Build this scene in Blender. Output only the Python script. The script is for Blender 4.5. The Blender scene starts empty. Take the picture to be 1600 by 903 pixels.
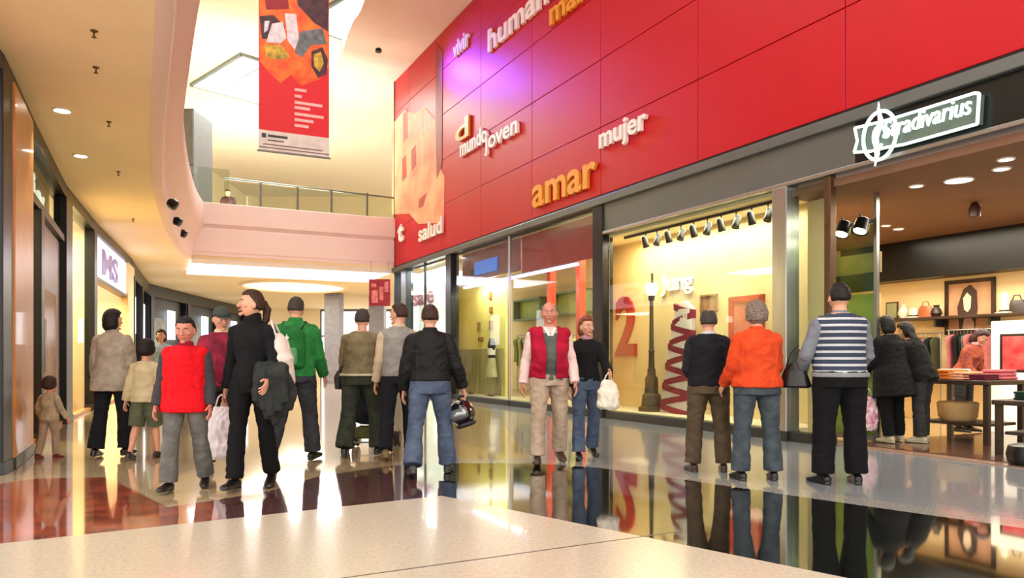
import bpy, bmesh, math, random
from mathutils import Vector, Matrix, noise
random.seed(7)
PI = math.pi
sc = bpy.context.scene
COL = sc.collection
R = math.radians

# ------------------------------------------------------------------ survey of the place
FPX, HZ, EYE = 1150.0, 560.0, 1.15        # focal length in px, horizon row, eye height in m
def ground(px, py, z=0.0):
    Y = FPX * (EYE - z) / (py - HZ)
    return ((px - 800) * Y / FPX, Y)
def at_depth(px, py, Y):
    return Vector(((px - 800) * Y / FPX, Y, EYE + (HZ - py) * Y / FPX))

# ------------------------------------------------------------------ materials
def lin(c):
    return tuple((x / 255 / 12.92) if x / 255 <= 0.04045 else ((x / 255 + 0.055) / 1.055) ** 2.4 for x in c) + (1,)
MATS = {}
def mat(name, rgb, rough=0.6, metal=0.0, var=0.12, scale=6.0, bump=0.0, bscale=60.0, rgb2=None, emit=0.0, ergb=None,
        coat=0.0, stripes=None, spec=0.5, stretch=(1, 1, 1), sheen=0.0, contrast=None):
    if name in MATS: return MATS[name]
    m = bpy.data.materials.new(name); m.use_nodes = True
    nt = m.node_tree; N = nt.nodes; L = nt.links
    p = N['Principled BSDF']
    tc = N.new('ShaderNodeTexCoord'); mp = N.new('ShaderNodeMapping'); mp.inputs['Scale'].default_value = stretch
    L.new(tc.outputs['Object'], mp.inputs['Vector'])
    nz = N.new('ShaderNodeTexNoise'); nz.inputs['Scale'].default_value = scale; nz.inputs['Detail'].default_value = 5
    L.new(mp.outputs[0], nz.inputs['Vector'])
    cr = N.new('ShaderNodeValToRGB')
    c = lin(rgb); c2 = lin(rgb2) if rgb2 else tuple(x * (1 - var * 2) for x in c[:3]) + (1,)
    lo, hi = contrast or (0.3, 0.7)
    cr.color_ramp.elements[0].position = lo; cr.color_ramp.elements[0].color = c2
    cr.color_ramp.elements[1].position = hi; cr.color_ramp.elements[1].color = c
    L.new(nz.outputs['Fac'], cr.inputs['Fac'])
    out = cr.outputs['Color']
    if stripes:                                    # (rgb, period, share, axis)
        srgb, per, share, ax = stripes
        sx = N.new('ShaderNodeSeparateXYZ'); L.new(tc.outputs['Object'], sx.inputs[0])
        d = N.new('ShaderNodeMath'); d.operation = 'DIVIDE'; d.inputs[1].default_value = per; L.new(sx.outputs[ax], d.inputs[0])
        f = N.new('ShaderNodeMath'); f.operation = 'FRACT'; L.new(d.outputs[0], f.inputs[0])
        g = N.new('ShaderNodeMath'); g.operation = 'LESS_THAN'; g.inputs[1].default_value = share; L.new(f.outputs[0], g.inputs[0])
        mx = N.new('ShaderNodeMix'); mx.data_type = 'RGBA'; L.new(g.outputs[0], mx.inputs['Factor'])
        L.new(out, mx.inputs[6]); mx.inputs[7].default_value = lin(srgb); out = mx.outputs[2]
    L.new(out, p.inputs['Base Color'])
    p.inputs['Roughness'].default_value = rough; p.inputs['Metallic'].default_value = metal
    p.inputs['Specular IOR Level'].default_value = spec
    p.inputs['Coat Weight'].default_value = coat; p.inputs['Coat Roughness'].default_value = 0.04
    if sheen: p.inputs['Sheen Weight'].default_value = sheen
    if bump:
        n2 = N.new('ShaderNodeTexNoise'); n2.inputs['Scale'].default_value = bscale; n2.inputs['Detail'].default_value = 4
        L.new(mp.outputs[0], n2.inputs['Vector'])
        b = N.new('ShaderNodeBump'); b.inputs['Strength'].default_value = bump; b.inputs['Distance'].default_value = 0.01
        L.new(n2.outputs['Fac'], b.inputs['Height']); L.new(b.outputs[0], p.inputs['Normal'])
    if emit:
        p.inputs['Emission Color'].default_value = lin(ergb or rgb); p.inputs['Emission Strength'].default_value = emit
    MATS[name] = m
    return m
def glass(name, rgb=(235, 245, 240), rough=0.0, refl=.30):
    if name in MATS: return MATS[name]
    m = bpy.data.materials.new(name); m.use_nodes = True
    nt = m.node_tree; N = nt.nodes; L = nt.links
    for n in list(N): N.remove(n)
    o = N.new('ShaderNodeOutputMaterial'); t = N.new('ShaderNodeBsdfTransparent'); g = N.new('ShaderNodeBsdfGlossy')
    t.inputs[0].default_value = lin(rgb); g.inputs['Roughness'].default_value = rough
    lw = N.new('ShaderNodeLayerWeight'); lw.inputs['Blend'].default_value = .5
    pw = N.new('ShaderNodeMath'); pw.operation = 'POWER'; pw.inputs[1].default_value = 3.2; L.new(lw.outputs['Facing'], pw.inputs[0])
    fr = N.new('ShaderNodeMath'); fr.operation = 'MULTIPLY_ADD'; fr.inputs[1].default_value = refl; fr.inputs[2].default_value = .025; L.new(pw.outputs[0], fr.inputs[0])
    tc = N.new('ShaderNodeTexCoord'); nz = N.new('ShaderNodeTexNoise'); nz.inputs['Scale'].default_value = 0.9
    L.new(tc.outputs['Object'], nz.inputs['Vector'])
    b = N.new('ShaderNodeBump'); b.inputs['Strength'].default_value = 0.03; b.inputs['Distance'].default_value = 0.02
    L.new(nz.outputs['Fac'], b.inputs['Height']); L.new(b.outputs[0], g.inputs['Normal'])
    mx = N.new('ShaderNodeMixShader'); L.new(fr.outputs[0], mx.inputs[0]); L.new(t.outputs[0], mx.inputs[1]); L.new(g.outputs[0], mx.inputs[2])
    L.new(mx.outputs[0], o.inputs[0])
    MATS[name] = m
    return m
def cloth(name, rgb, rough=0.9, var=0.12, rgb2=None, **k):
    return mat(name, rgb, rough=rough, var=var, scale=k.pop('scale', 9), bump=k.pop('bump', 0.35), bscale=k.pop('bscale', 70), rgb2=rgb2, spec=k.pop('spec', 0.25), **k)

# ------------------------------------------------------------------ mesh building
def frame(p, q):
    "x runs from p to q (left to right seen from the mall), y goes away behind it, z up"
    a = math.atan2(q[1] - p[1], q[0] - p[0])
    return Matrix.Translation((p[0], p[1], 0)) @ Matrix.Rotation(a, 4, 'Z')
W0 = Matrix.Identity(4)

class MB:
    def __init__(s): s.v = []; s.f = []; s.m = []; s.k = 0
    def add(s, vs, fs, T=None):
        o = len(s.v); s.v += [(T @ Vector(v)) if T else Vector(v) for v in vs]
        s.f += [tuple(i + o for i in f) for f in fs]; s.m += [s.k] * len(fs); return s
    def box(s, x0, x1, y0, y1, z0, z1, bev=0.0, T=None):
        x0, x1 = sorted((x0, x1)); y0, y1 = sorted((y0, y1)); z0, z1 = sorted((z0, z1))
        b = min(bev, (x1 - x0) * .45, (y1 - y0) * .45, (z1 - z0) * .45)
        if b <= 0:
            vs = [(x, y, z) for z in (z0, z1) for y in (y0, y1) for x in (x0, x1)]
            return s.add(vs, [(0, 2, 3, 1), (4, 5, 7, 6), (0, 1, 5, 4), (2, 6, 7, 3), (0, 4, 6, 2), (1, 3, 7, 5)], T)
        bm = bmesh.new(); bmesh.ops.create_cube(bm, size=1)
        for v in bm.verts: v.co = Vector(((x0 + x1) / 2 + v.co.x * (x1 - x0), (y0 + y1) / 2 + v.co.y * (y1 - y0), (z0 + z1) / 2 + v.co.z * (z1 - z0)))
        bmesh.ops.bevel(bm, geom=list(bm.edges), offset=b, segments=2, affect='EDGES', profile=0.5)
        bm.verts.index_update()
        s.add([v.co.copy() for v in bm.verts], [tuple(v.index for v in f.verts) for f in bm.faces], T); bm.free(); return s
    def loft(s, rings, n=14, T=None):
        "rings: (centre, vector a, vector b); closed ends"
        vs = []; fs = []
        for c, a, b in rings:
            for i in range(n):
                t = 2 * PI * i / n; vs.append(Vector(c) + Vector(a) * math.cos(t) + Vector(b) * math.sin(t))
        for j in range(len(rings) - 1):
            for i in range(n):
                k = (i + 1) % n; fs.append((j * n + i, j * n + k, (j + 1) * n + k, (j + 1) * n + i))
        vs += [Vector(rings[0][0]), Vector(rings[-1][0])]; a0 = len(vs) - 2; a1 = a0 + 1; L = (len(rings) - 1) * n
        for i in range(n):
            k = (i + 1) % n; fs.append((a0, k, i)); fs.append((a1, L + i, L + k))
        return s.add(vs, fs, T)
    def tube(s, pts, rad, n=10, T=None, flat=None):
        pts = [Vector(p) for p in pts]
        if not hasattr(rad, '__len__'): rad = [rad] * len(pts)
        rings = []; up = Vector((0, 0, 1))
        d0 = (pts[1] - pts[0]).normalized()
        a = d0.cross(up) if abs(d0.z) < .95 else d0.cross(Vector((0, 1, 0)))
        a.normalize()
        for i, p in enumerate(pts):
            d = (pts[min(i + 1, len(pts) - 1)] - pts[max(i - 1, 0)]).normalized()
            a = (a - d * a.dot(d)).normalized(); b = d.cross(a)
            rings.append((p, a * rad[i], b * rad[i] * (flat or 1)))
        return s.loft(rings, n, T)
    def cyl(s, c, r, z0, z1, r2=None, n=20, T=None):
        r2 = r if r2 is None else r2
        return s.loft([((c[0], c[1], z0), (r, 0, 0), (0, r, 0)), ((c[0], c[1], z1), (r2, 0, 0), (0, r2, 0))], n, T)
    def lathe(s, c, prof, n=20, T=None):
        return s.loft([((c[0], c[1], c[2] + z), (r, 0, 0), (0, r, 0)) for r, z in prof], n, T)
    def ell(s, c, r, n=16, m=10, T=None):
        rings = []
        for j in range(m + 1):
            t = PI * (j + .0) / m; q = max(math.sin(t), .02); rings.append(((c[0], c[1], c[2] - r[2] * math.cos(t)), (r[0] * q, 0, 0), (0, r[1] * q, 0)))
        return s.loft(rings, n, T)
    def torus(s, c, R1, r, T=None, n=28, m=8, sy=1.0):
        vs = []; fs = []
        for i in range(n):
            t = 2 * PI * i / n
            for j in range(m):
                u = 2 * PI * j / m; q = R1 + r * math.cos(u)
                vs.append((c[0] + q * math.cos(t), c[1] + q * math.sin(t) * sy, c[2] + r * math.sin(u)))
        for i in range(n):
            for j in range(m):
                a, b = i * m + j, i * m + (j + 1) % m; cc, d = ((i + 1) % n) * m + (j + 1) % m, ((i + 1) % n) * m + j
                fs.append((a, d, cc, b))
        return s.add(vs, fs, T)
    def prism(s, poly, z0, z1, T=None):
        n = len(poly); a = sum(poly[i][0] * poly[(i + 1) % n][1] - poly[(i + 1) % n][0] * poly[i][1] for i in range(n))
        if a < 0: poly = poly[::-1]
        vs = [(x, y, z0) for x, y in poly] + [(x, y, z1) for x, y in poly]
        fs = [tuple(range(n))[::-1], tuple(range(n, 2 * n))] + [(i, (i + 1) % n, n + (i + 1) % n, n + i) for i in range(n)]
        return s.add(vs, fs, T)
    def wallpoly(s, poly, y0, y1, T=None):
        "polygon in the x-z plane, thick in y"
        M = Matrix(((1, 0, 0, 0), (0, 0, -1, 0), (0, 1, 0, 0), (0, 0, 0, 1)))
        s.prism(poly, -y1, -y0, (T @ M) if T else M); return s
    def text(s, txt, x, z, h, y0=0.0, depth=0.03, bold=0.0, shear=0.0, xs=1.0, T=None, align='LEFT'):
        cu = bpy.data.curves.new('letters', 'FONT'); cu.body = txt; cu.size = h; cu.extrude = depth / 2; cu.offset = bold; cu.shear = shear; cu.align_x = align
        cu.resolution_u = 4
        ob = bpy.data.objects.new('letters', cu); COL.objects.link(ob)
        dg = bpy.context.evaluated_depsgraph_get(); me = bpy.data.meshes.new_from_object(ob.evaluated_get(dg))
        vs = [(x + v.co.x * xs, y0 - v.co.z, z + v.co.y) for v in me.vertices]; fs = [tuple(p.vertices) for p in me.polygons]
        s.add(vs, fs, T)
        COL.objects.unlink(ob); bpy.data.objects.remove(ob); bpy.data.curves.remove(cu); bpy.data.meshes.remove(me); return s
    def mesh(s, name, org=(0, 0, 0), smooth=False):
        me = bpy.data.meshes.new(name); o = Vector(org)
        me.from_pydata([v - o for v in s.v], [], s.f); me.validate(); me.update()
        if any(s.m):
            me.polygons.foreach_set('material_index', s.m[:len(me.polygons)])
        if smooth:
            me.polygons.foreach_set('use_smooth', [True] * len(me.polygons))
            try: me.set_sharp_from_angle(angle=R(42))
            except Exception: pass
        return me

ORG = {}
def tag(o, label=None, cat=None, group=None, kind=None):
    if label: o['label'] = label
    if cat: o['category'] = cat
    if group: o['group'] = group
    if kind: o['kind'] = kind
    return o
def thing(name, label, cat, pos=(0, 0, 0), F=W0, group=None):
    o = bpy.data.objects.new(name, None); COL.objects.link(o); o.empty_display_size = .1
    o.matrix_world = F @ Matrix.Translation(pos); ORG[o.name] = (F, Vector(pos)); return tag(o, label, cat, group)
def put(name, mb, m, parent=None, F=W0, smooth=False, label=None, cat=None, group=None, kind=None, me=None):
    "one mesh object: a part when it has a parent, else a thing with its origin at its base"
    if parent is not None:
        org = ORG[parent.name][1]
    else:
        xs = [v.x for v in mb.v]; ys = [v.y for v in mb.v]; zs = [v.z for v in mb.v]
        org = Vector(((min(xs) + max(xs)) / 2, (min(ys) + max(ys)) / 2, min(zs)))
    me = mb.mesh(name, org, smooth) if me is None else me
    for x in (m if isinstance(m, (list, tuple)) else [m]): me.materials.append(x)
    o = bpy.data.objects.new(name, me); COL.objects.link(o)
    if parent is not None: o.parent = parent; ORG[o.name] = (F, org)
    else: o.matrix_world = F @ Matrix.Translation(org); ORG[o.name] = (F, org)
    return tag(o, label, cat, group, kind)
def struct(name, mb, m, F=W0, smooth=False, parent=None):
    return put(name, mb, m, parent, F, smooth, kind=None if parent else 'structure')
def copy_tree(o, parent=None):
    c = o.copy(); COL.objects.link(c); c.parent = parent; ORG[c.name] = ORG[o.name]
    for ch in list(o.children): copy_tree(ch, c)
    return c
def solid(mb, voxel, it=2, fold=0.0, fscale=(7, 7, 11), cut=None, thick=0.0, seed=0.0, ridged=True):
    "overlapping closed shells -> one continuous surface"
    me = bpy.data.meshes.new('tmp'); me.from_pydata(mb.v, [], mb.f); me.update()
    o = bpy.data.objects.new('tmp', me); COL.objects.link(o)
    r = o.modifiers.new('r', 'REMESH'); r.mode = 'VOXEL'; r.voxel_size = voxel; r.adaptivity = 0
    if it:
        sm = o.modifiers.new('s', 'SMOOTH'); sm.factor = .5; sm.iterations = it
    dg = bpy.context.evaluated_depsgraph_get(); dg.update()
    out = bpy.data.meshes.new_from_object(o.evaluated_get(dg))
    COL.objects.unlink(o); bpy.data.objects.remove(o); bpy.data.meshes.remove(me)
    if fold:
        fx, fy, fz = fscale; nrm = [v.normal.copy() for v in out.vertices]
        for v, nn in zip(out.vertices, nrm):
            c = v.co; q = Vector((c.x * fx + seed, c.y * fy, c.z * fz + c.x * 3))
            a = noise.noise(q); b = noise.noise(q * 2.1 + Vector((5, 3, 1)))
            d = ((1 - 2 * abs(a)) * .7 + (1 - 2 * abs(b)) * .3 - .35) if ridged else a + b * .5
            v.co = c + nn * d * fold
    if cut or thick:
        bm = bmesh.new(); bm.from_mesh(out)
        if cut: bmesh.ops.delete(bm, geom=[v for v in bm.verts if cut(v.co)], context='VERTS')
        if thick: bmesh.ops.solidify(bm, geom=list(bm.faces), thickness=thick)
        bm.to_mesh(out); bm.free()
    out.polygons.foreach_set('use_smooth', [True] * len(out.polygons)); out.update()
    return out
# ------------------------------------------------------------------ people
SKIN = mat('skin', (214, 158, 130), rough=.5, var=.06, scale=14, bump=.05)
SKIN2 = mat('skin_ruddy', (200, 132, 112), rough=.5, var=.08, scale=14, bump=.05)
LIP = mat('lips', (168, 88, 80), rough=.45)
EYEW = mat('eye_white', (225, 222, 215), rough=.2); IRIS = mat('iris', (46, 34, 28), rough=.2)

def V3(*a): return Vector(a)
class Pose: pass
def figure(H=1.75, head=1.0, width=1.0, belly=0.0, female=False, lean=0.0, twist=0.0, hyaw=0.0, hpitch=0.0, htilt=0.0,
           legs=((0, 3, 0, 0), (0, 3, 0, 0)), arms=((0, 9, 12, 0), (0, 9, 12, 0)), grip=(22, 22), toe=8):
    P = Pose(); P.s = H / (1.495 + .24 * head); P.w = width; P.head = head; P.fem = female; P.belly = belly
    M = Matrix.Translation((0, 0, .95)) @ Matrix.Rotation(R(lean), 4, 'X') @ Matrix.Rotation(R(twist), 4, 'Z') @ Matrix.Translation((0, 0, -.95))
    P.M = M
    P.torso = [  # z, half width, half depth, y centre
        (.855, .115, .085, .01), (.90, .152 + .014 * female, .108, .012), (.97, .162 + .014 * female, .114, .012), (1.05, .148, .104 + belly * .6, 0 - belly * .5),
        (1.12, .132 - .012 * female, .098 + belly, -belly * .8), (1.22, .144 - .01 * female, .104 + belly * .8, -belly * .6), (1.30, .158 - .012 * female, .110 + .01 * female, -.004),
        (1.36, .158 - .014 * female, .102, 0), (1.405, .134, .086, .004), (1.44, .100, .070, .010), (1.47, .070, .060, .012), (1.49, .058, .056, .014)]
    P.torso = [(z, a * width, b * (1 + (width - 1) * .8), y) for z, a, b, y in P.torso]
    sw = (.166 - .014 * female) * (1 + (width - 1) * .7)
    P.hipj = []; P.knee = []; P.ank = []; P.footd = []; P.sh = []; P.el = []; P.wr = []; P.fad = []
    for i, s in enumerate((-1, 1)):
        a, o, k, fp = legs[i]
        h = V3(s * .088 * width, 0, .91); d1 = V3(s * math.sin(R(o)), -math.sin(R(a)), -math.cos(R(a))).normalized()
        d2 = V3(s * math.sin(R(o * .5)), -math.sin(R(a - k)), -math.cos(R(a - k))).normalized()
        kn = h + d1 * .42; an = kn + d2 * .40
        P.hipj.append(h); P.knee.append(kn); P.ank.append(an)
        P.footd.append(V3(s * math.sin(R(toe)) * math.cos(R(fp)), -math.cos(R(toe)) * math.cos(R(fp)), math.sin(R(fp))))
        a, o, e, inn = arms[i]
        h = M @ V3(s * sw, .005, 1.378)
        Mr = M.to_3x3()
        d1 = Mr @ V3(s * math.sin(R(o)), -math.sin(R(a)) * math.cos(R(o)), -math.cos(R(a)) * math.cos(R(o))).normalized()
        d2 = Mr @ V3(s * math.sin(R(o - inn)), -math.sin(R(a + e)) * math.cos(R(o - inn)), -math.cos(R(a + e)) * math.cos(R(o - inn))).normalized()
        el = h + d1 * .285; wr = el + d2 * .245
        P.sh.append(h); P.el.append(el); P.wr.append(wr); P.fad.append(d2)
    P.grip = grip
    P.hc = M @ V3(0, -.014, 1.495 + .122 * head)
    P.HM = Matrix.Translation(P.hc) @ M.to_3x3().to_4x4() @ Matrix.Rotation(R(hyaw), 4, 'Z') @ Matrix.Rotation(R(hpitch), 4, 'X') @ Matrix.Rotation(R(htilt), 4, 'Y') @ Matrix.Scale(head * 1.05, 4)
    return P
def seg(a, b, prof, infl=0.0):
    pts = [a.lerp(b, t) for t, r in prof]; return pts, [r + infl for t, r in prof]
def torso_mb(mb, P, z0, z1, infl, flare=0.0, boxy=0.0):
    zs = [t[0] for t in P.torso]; rings = []
    def at(z):
        for i in range(len(zs) - 1):
            if zs[i] <= z <= zs[i + 1]:
                u = (z - zs[i]) / (zs[i + 1] - zs[i]); return [P.torso[i][k] * (1 - u) + P.torso[i + 1][k] * u for k in range(4)]
        return list(P.torso[0] if z < zs[0] else P.torso[-1])
    if z0 < .9:
        base = at(.97)
    n = 18
    for i in range(n + 1):
        z = z0 + (z1 - z0) * i / n; q = at(z)
        if z < .97: q = at(.97)
        w, d = q[1], q[2]
        if boxy: w = max(w, P.torso[6][1] * boxy) if z < 1.36 else w; d = max(d, P.torso[6][2] * boxy) if z < 1.36 else d
        fl = flare * max(0, (1.15 - z))
        rings.append((P.M @ V3(0, q[3], z), P.M.to_3x3() @ V3(w + infl + fl, 0, 0), P.M.to_3x3() @ V3(0, d + infl + fl, 0)))
    mb.loft(rings, 22)
def hand_mb(mb, P, i):
    s = (-1, 1)[i]; w = P.wr[i]; al = P.fad[i]
    n = V3(-s, 0, 0); n = (n - al * n.dot(al)).normalized(); t = al.cross(n)
    if t.y > 0: t = -t
    mb.loft([(w - al * .02, t * .026, n * .02), (w + al * .02, t * .034, n * .017), (w + al * .055, t * .041, n * .016), (w + al * .09, t * .042, n * .014), (w + al * .1, t * .036, n * .009)], 12)
    g = P.grip[i]
    for k in range(4):
        p = w + al * (.092 - abs(k - 1.2) * .003) + t * (.0325 - k * .0215); L = (.072, .08, .075, .06)[k]; pts = [p - al * .02, p]; ang = 0
        for sgm, q in enumerate((.45, .3, .25)):
            ang += g * (0.75, 1.0, .75)[sgm]
            d = (al * math.cos(R(ang)) + n * math.sin(R(ang)) + t * (.10 - k * .075)).normalized(); p = p + d * L * q; pts.append(p)
        mb.tube(pts, [.0095, .0095, .009, .0085, .007], 8)
    p = w + al * .022 + t * .026; d = (al * .65 + t * .7 + n * .35).normalized(); d2 = (al * .9 + t * .1 + n * (.3 + g / 90)).normalized()
    mb.tube([p - d * .01, p + d * .022, p + d * .045, p + d * .045 + d2 * .034], [.014, .013, .0105, .0085], 8)
    P.palm = getattr(P, 'palm', {}); P.palm[i] = w + al * .085 + n * .03
LEG1 = [(0, .088), (.25, .086), (.6, .068), (.9, .055), (1, .054)]
LEG2 = [(0, .054), (.12, .053), (.35, .057), (.7, .041), (.92, .034), (1, .034)]
ARM1 = [(0, .050), (.3, .048), (.7, .042), (1, .039)]
ARM2 = [(0, .039), (.25, .041), (.7, .031), (1, .025)]
def foot(mb, P, i, infl=0.0, sole=False):
    a = P.ank[i]; d = P.footd[i]; side = d.cross(V3(0, 0, 1)).normalized(); up = side.cross(d).normalized()
    rings = []
    for u, w, h, c in ((-.085, .016, .016, .045), (-.07, .030, .032, .040), (-.03, .034, .045, .048), (.03, .036, .040, .042), (.09, .042, .029, .031), (.14, .044, .022, .024), (.175, .035, .017, .02), (.195, .016, .01, .016)):
        rings.append((a + d * (u + infl * u * 3) - up * (.09 - c), side * (w + infl), up * (h + infl * .8)))
    mb.loft(rings, 12)
    if sole:
        rr = []
        for u, w in ((-.088, .018), (-.07, .036), (-.02, .038), (.06, .041), (.13, .048), (.18, .036), (.205, .015)):
            rr.append((a + d * u - up * .083, side * w, up * .013))
        mb.loft(rr, 12)
def headshape(mb, k=0.0, T=None):
    n, m = 20, 14; rings = []
    for j in range(m + 1):
        t = PI * j / m; z = -math.cos(t); q = max(math.sin(t), .03)
        jaw = max(0, -z); rx = (.075 + k) * (1 - .30 * jaw * jaw); ry = (.094 + k) * (1 - .22 * jaw)
        yo = -.016 * jaw - .0
        rings.append(((0, yo + .004, z * (.113 + k)), (rx * q ** .85, 0, 0), (0, ry * q ** .85, 0)))
    mb.loft(rings, n, T)
def body_mesh(P, hands=(True, True), voxel=.0052):
    mb = MB(); torso_mb(mb, P, .86, 1.485, 0)
    for i in (0, 1):
        mb.tube(*seg(P.hipj[i] + V3(0, 0, .03), P.knee[i], LEG1)); mb.tube(*seg(P.knee[i], P.ank[i], LEG2)); foot(mb, P, i)
        mb.tube(*seg(P.sh[i], P.el[i], ARM1)); mb.tube(*seg(P.el[i], P.wr[i], ARM2)); hand_mb(mb, P, i)
        mb.ell(P.sh[i], (.052, .05, .052))
    nb = P.M @ V3(0, .012, 1.44)
    for i in (0, 1): mb.tube([P.sh[i], P.M @ V3(0, .01, 1.45)], [.036, .046], 12)
    mb.tube([nb, nb.lerp(P.hc, .5) + V3(0, .004, 0), P.hc + V3(0, .012, -.02)], [.062, .054, .056], 14)
    headshape(mb, 0, P.HM)
    H = P.HM
    mb.tube([(0, -.088, .012), (0, -.100, -.010), (0, -.112, -.028), (0, -.098, -.036)], [.008, .0095, .013, .008], 8, H)   # nose
    mb.tube([(-.035, -.084, .022), (0, -.093, .024), (.035, -.084, .022)], [.009, .010, .009], 8, H)                        # brow
    mb.tube([(-.018, -.088, -.058), (0, -.096, -.057), (.018, -.088, -.058)], [.007, .009, .007], 8, H)                     # mouth
    mb.ell((0, -.082, -.092), (.022, .017, .015), T=H)                                                                       # chin
    for s in (-1, 1):
        mb.ell((s * .078, .004, -.012), (.009, .018, .030), T=H); mb.ell((s * .042, -.062, -.02), (.022, .022, .018), T=H)
    return mb
def hairball(P, style, T=None):
    "a cap that sinks into the head wherever the head is bare"
    H = P.HM; mb = MB(); n, m = 36, 26; thick = dict(short=.010, bob=.024, long=.02, curly=.026, pony=.012, sides=.012, bowl=.026, crop=.005, bun=.012).get(style, .012)
    rings_v = []; fs = []
    for j in range(m + 1):
        t = PI * j / m; z = -math.cos(t); q = max(math.sin(t), .02)
        for i in range(n):
            u = 2 * PI * i / n; x = math.cos(u) * q; y = math.sin(u) * q
            front = -y; low = {'bob': -.75, 'long': -.9, 'bowl': -.45, 'curly': -.5, 'short': -.30, 'crop': -.30, 'thin': -.35}.get(style, -.42)
            back = min(max((y + .10 + (.25 if z > .35 else 0)) / .12, 0), 1)
            keep = back * min(max((z - low) / .12, 0), 1)
            hl = {'sides': 9, 'bowl': .38}.get(style, .56)
            keep = max(keep, min(max((z - hl) / .10, 0), 1))
            if style == 'thin' and z > .86: keep *= max(0, 1 - (z - .86) / .08)
            if style == 'sides' and z > .66 - .1 * front: keep *= max(0, 1 - (z - .66 + .1 * front) / .12)
            if style in ('short', 'crop', 'sides') and y < .1 and z < .1 and abs(x) > .6: keep *= .4
            k = -.010 + (thick + .010) * keep
            jaw = max(0, -z); rx = (.075 + k) * (1 - .30 * jaw * jaw * (1 - keep)); ry = (.094 + k) * (1 - .22 * jaw * (1 - keep))
            f = q ** .85 / q
            rings_v.append(H @ V3(x * f * rx, y * f * ry + .004 - .016 * jaw * (1 - keep), z * (.113 + k)))
    for j in range(m):
        for i in range(n): k = (i + 1) % n; fs.append((j * n + i, j * n + k, (j + 1) * n + k, (j + 1) * n + i))
    b0 = len(rings_v); rings_v += [H @ V3(0, 0, -.11), H @ V3(0, 0, .113 + thick)]
    for i in range(n): k = (i + 1) % n; fs.append((b0, k, i)); fs.append((b0 + 1, m * n + i, m * n + k))
    mb.add(rings_v, fs)
    if style == 'bob': mb.ell((0, .04, -.05), (.092, .075, .085), T=H)
    if style == 'bowl': mb.ell((0, .015, .01), (.105, .105, .09), T=H)
    if style == 'curly': mb.ell((0, .03, .01), (.1, .09, .1), T=H)
    if style == 'long':
        mb.ell((0, .05, -.04), (.088, .06, .10), T=H); mb.loft([(H @ V3(0, .06, 0), V3(.085, 0, 0), V3(0, .045, 0)), (H @ V3(0, .075, -.12), V3(.085, 0, 0), V3(0, .04, 0)), (H @ V3(0, .085, -.22), V3(.06, 0, 0), V3(0, .028, 0))])
    if style == 'pony': mb.ell((0, .10, .02), (.03, .03, .03), T=H); mb.tube([H @ V3(0, .105, .02), H @ V3(0, .135, -.03), H @ V3(0, .13, -.12), H @ V3(0, .115, -.2)], [.022, .034, .03, .01])
    if style == 'bun': mb.ell((0, .10, .03), (.045, .04, .045), T=H)
    f = dict(curly=(.016, (38, 38, 38)), bob=(.006, (30, 30, 9)), long=(.006, (34, 34, 7))).get(style, (.008, (40, 40, 20)))
    return solid(mb, .0065, 1, fold=f[0], fscale=f[1])
def place(P, me, shift):
    me.transform(Matrix.Scale(P.s, 4) @ Matrix.Translation((0, 0, shift))); return me
NP = [0]
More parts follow.
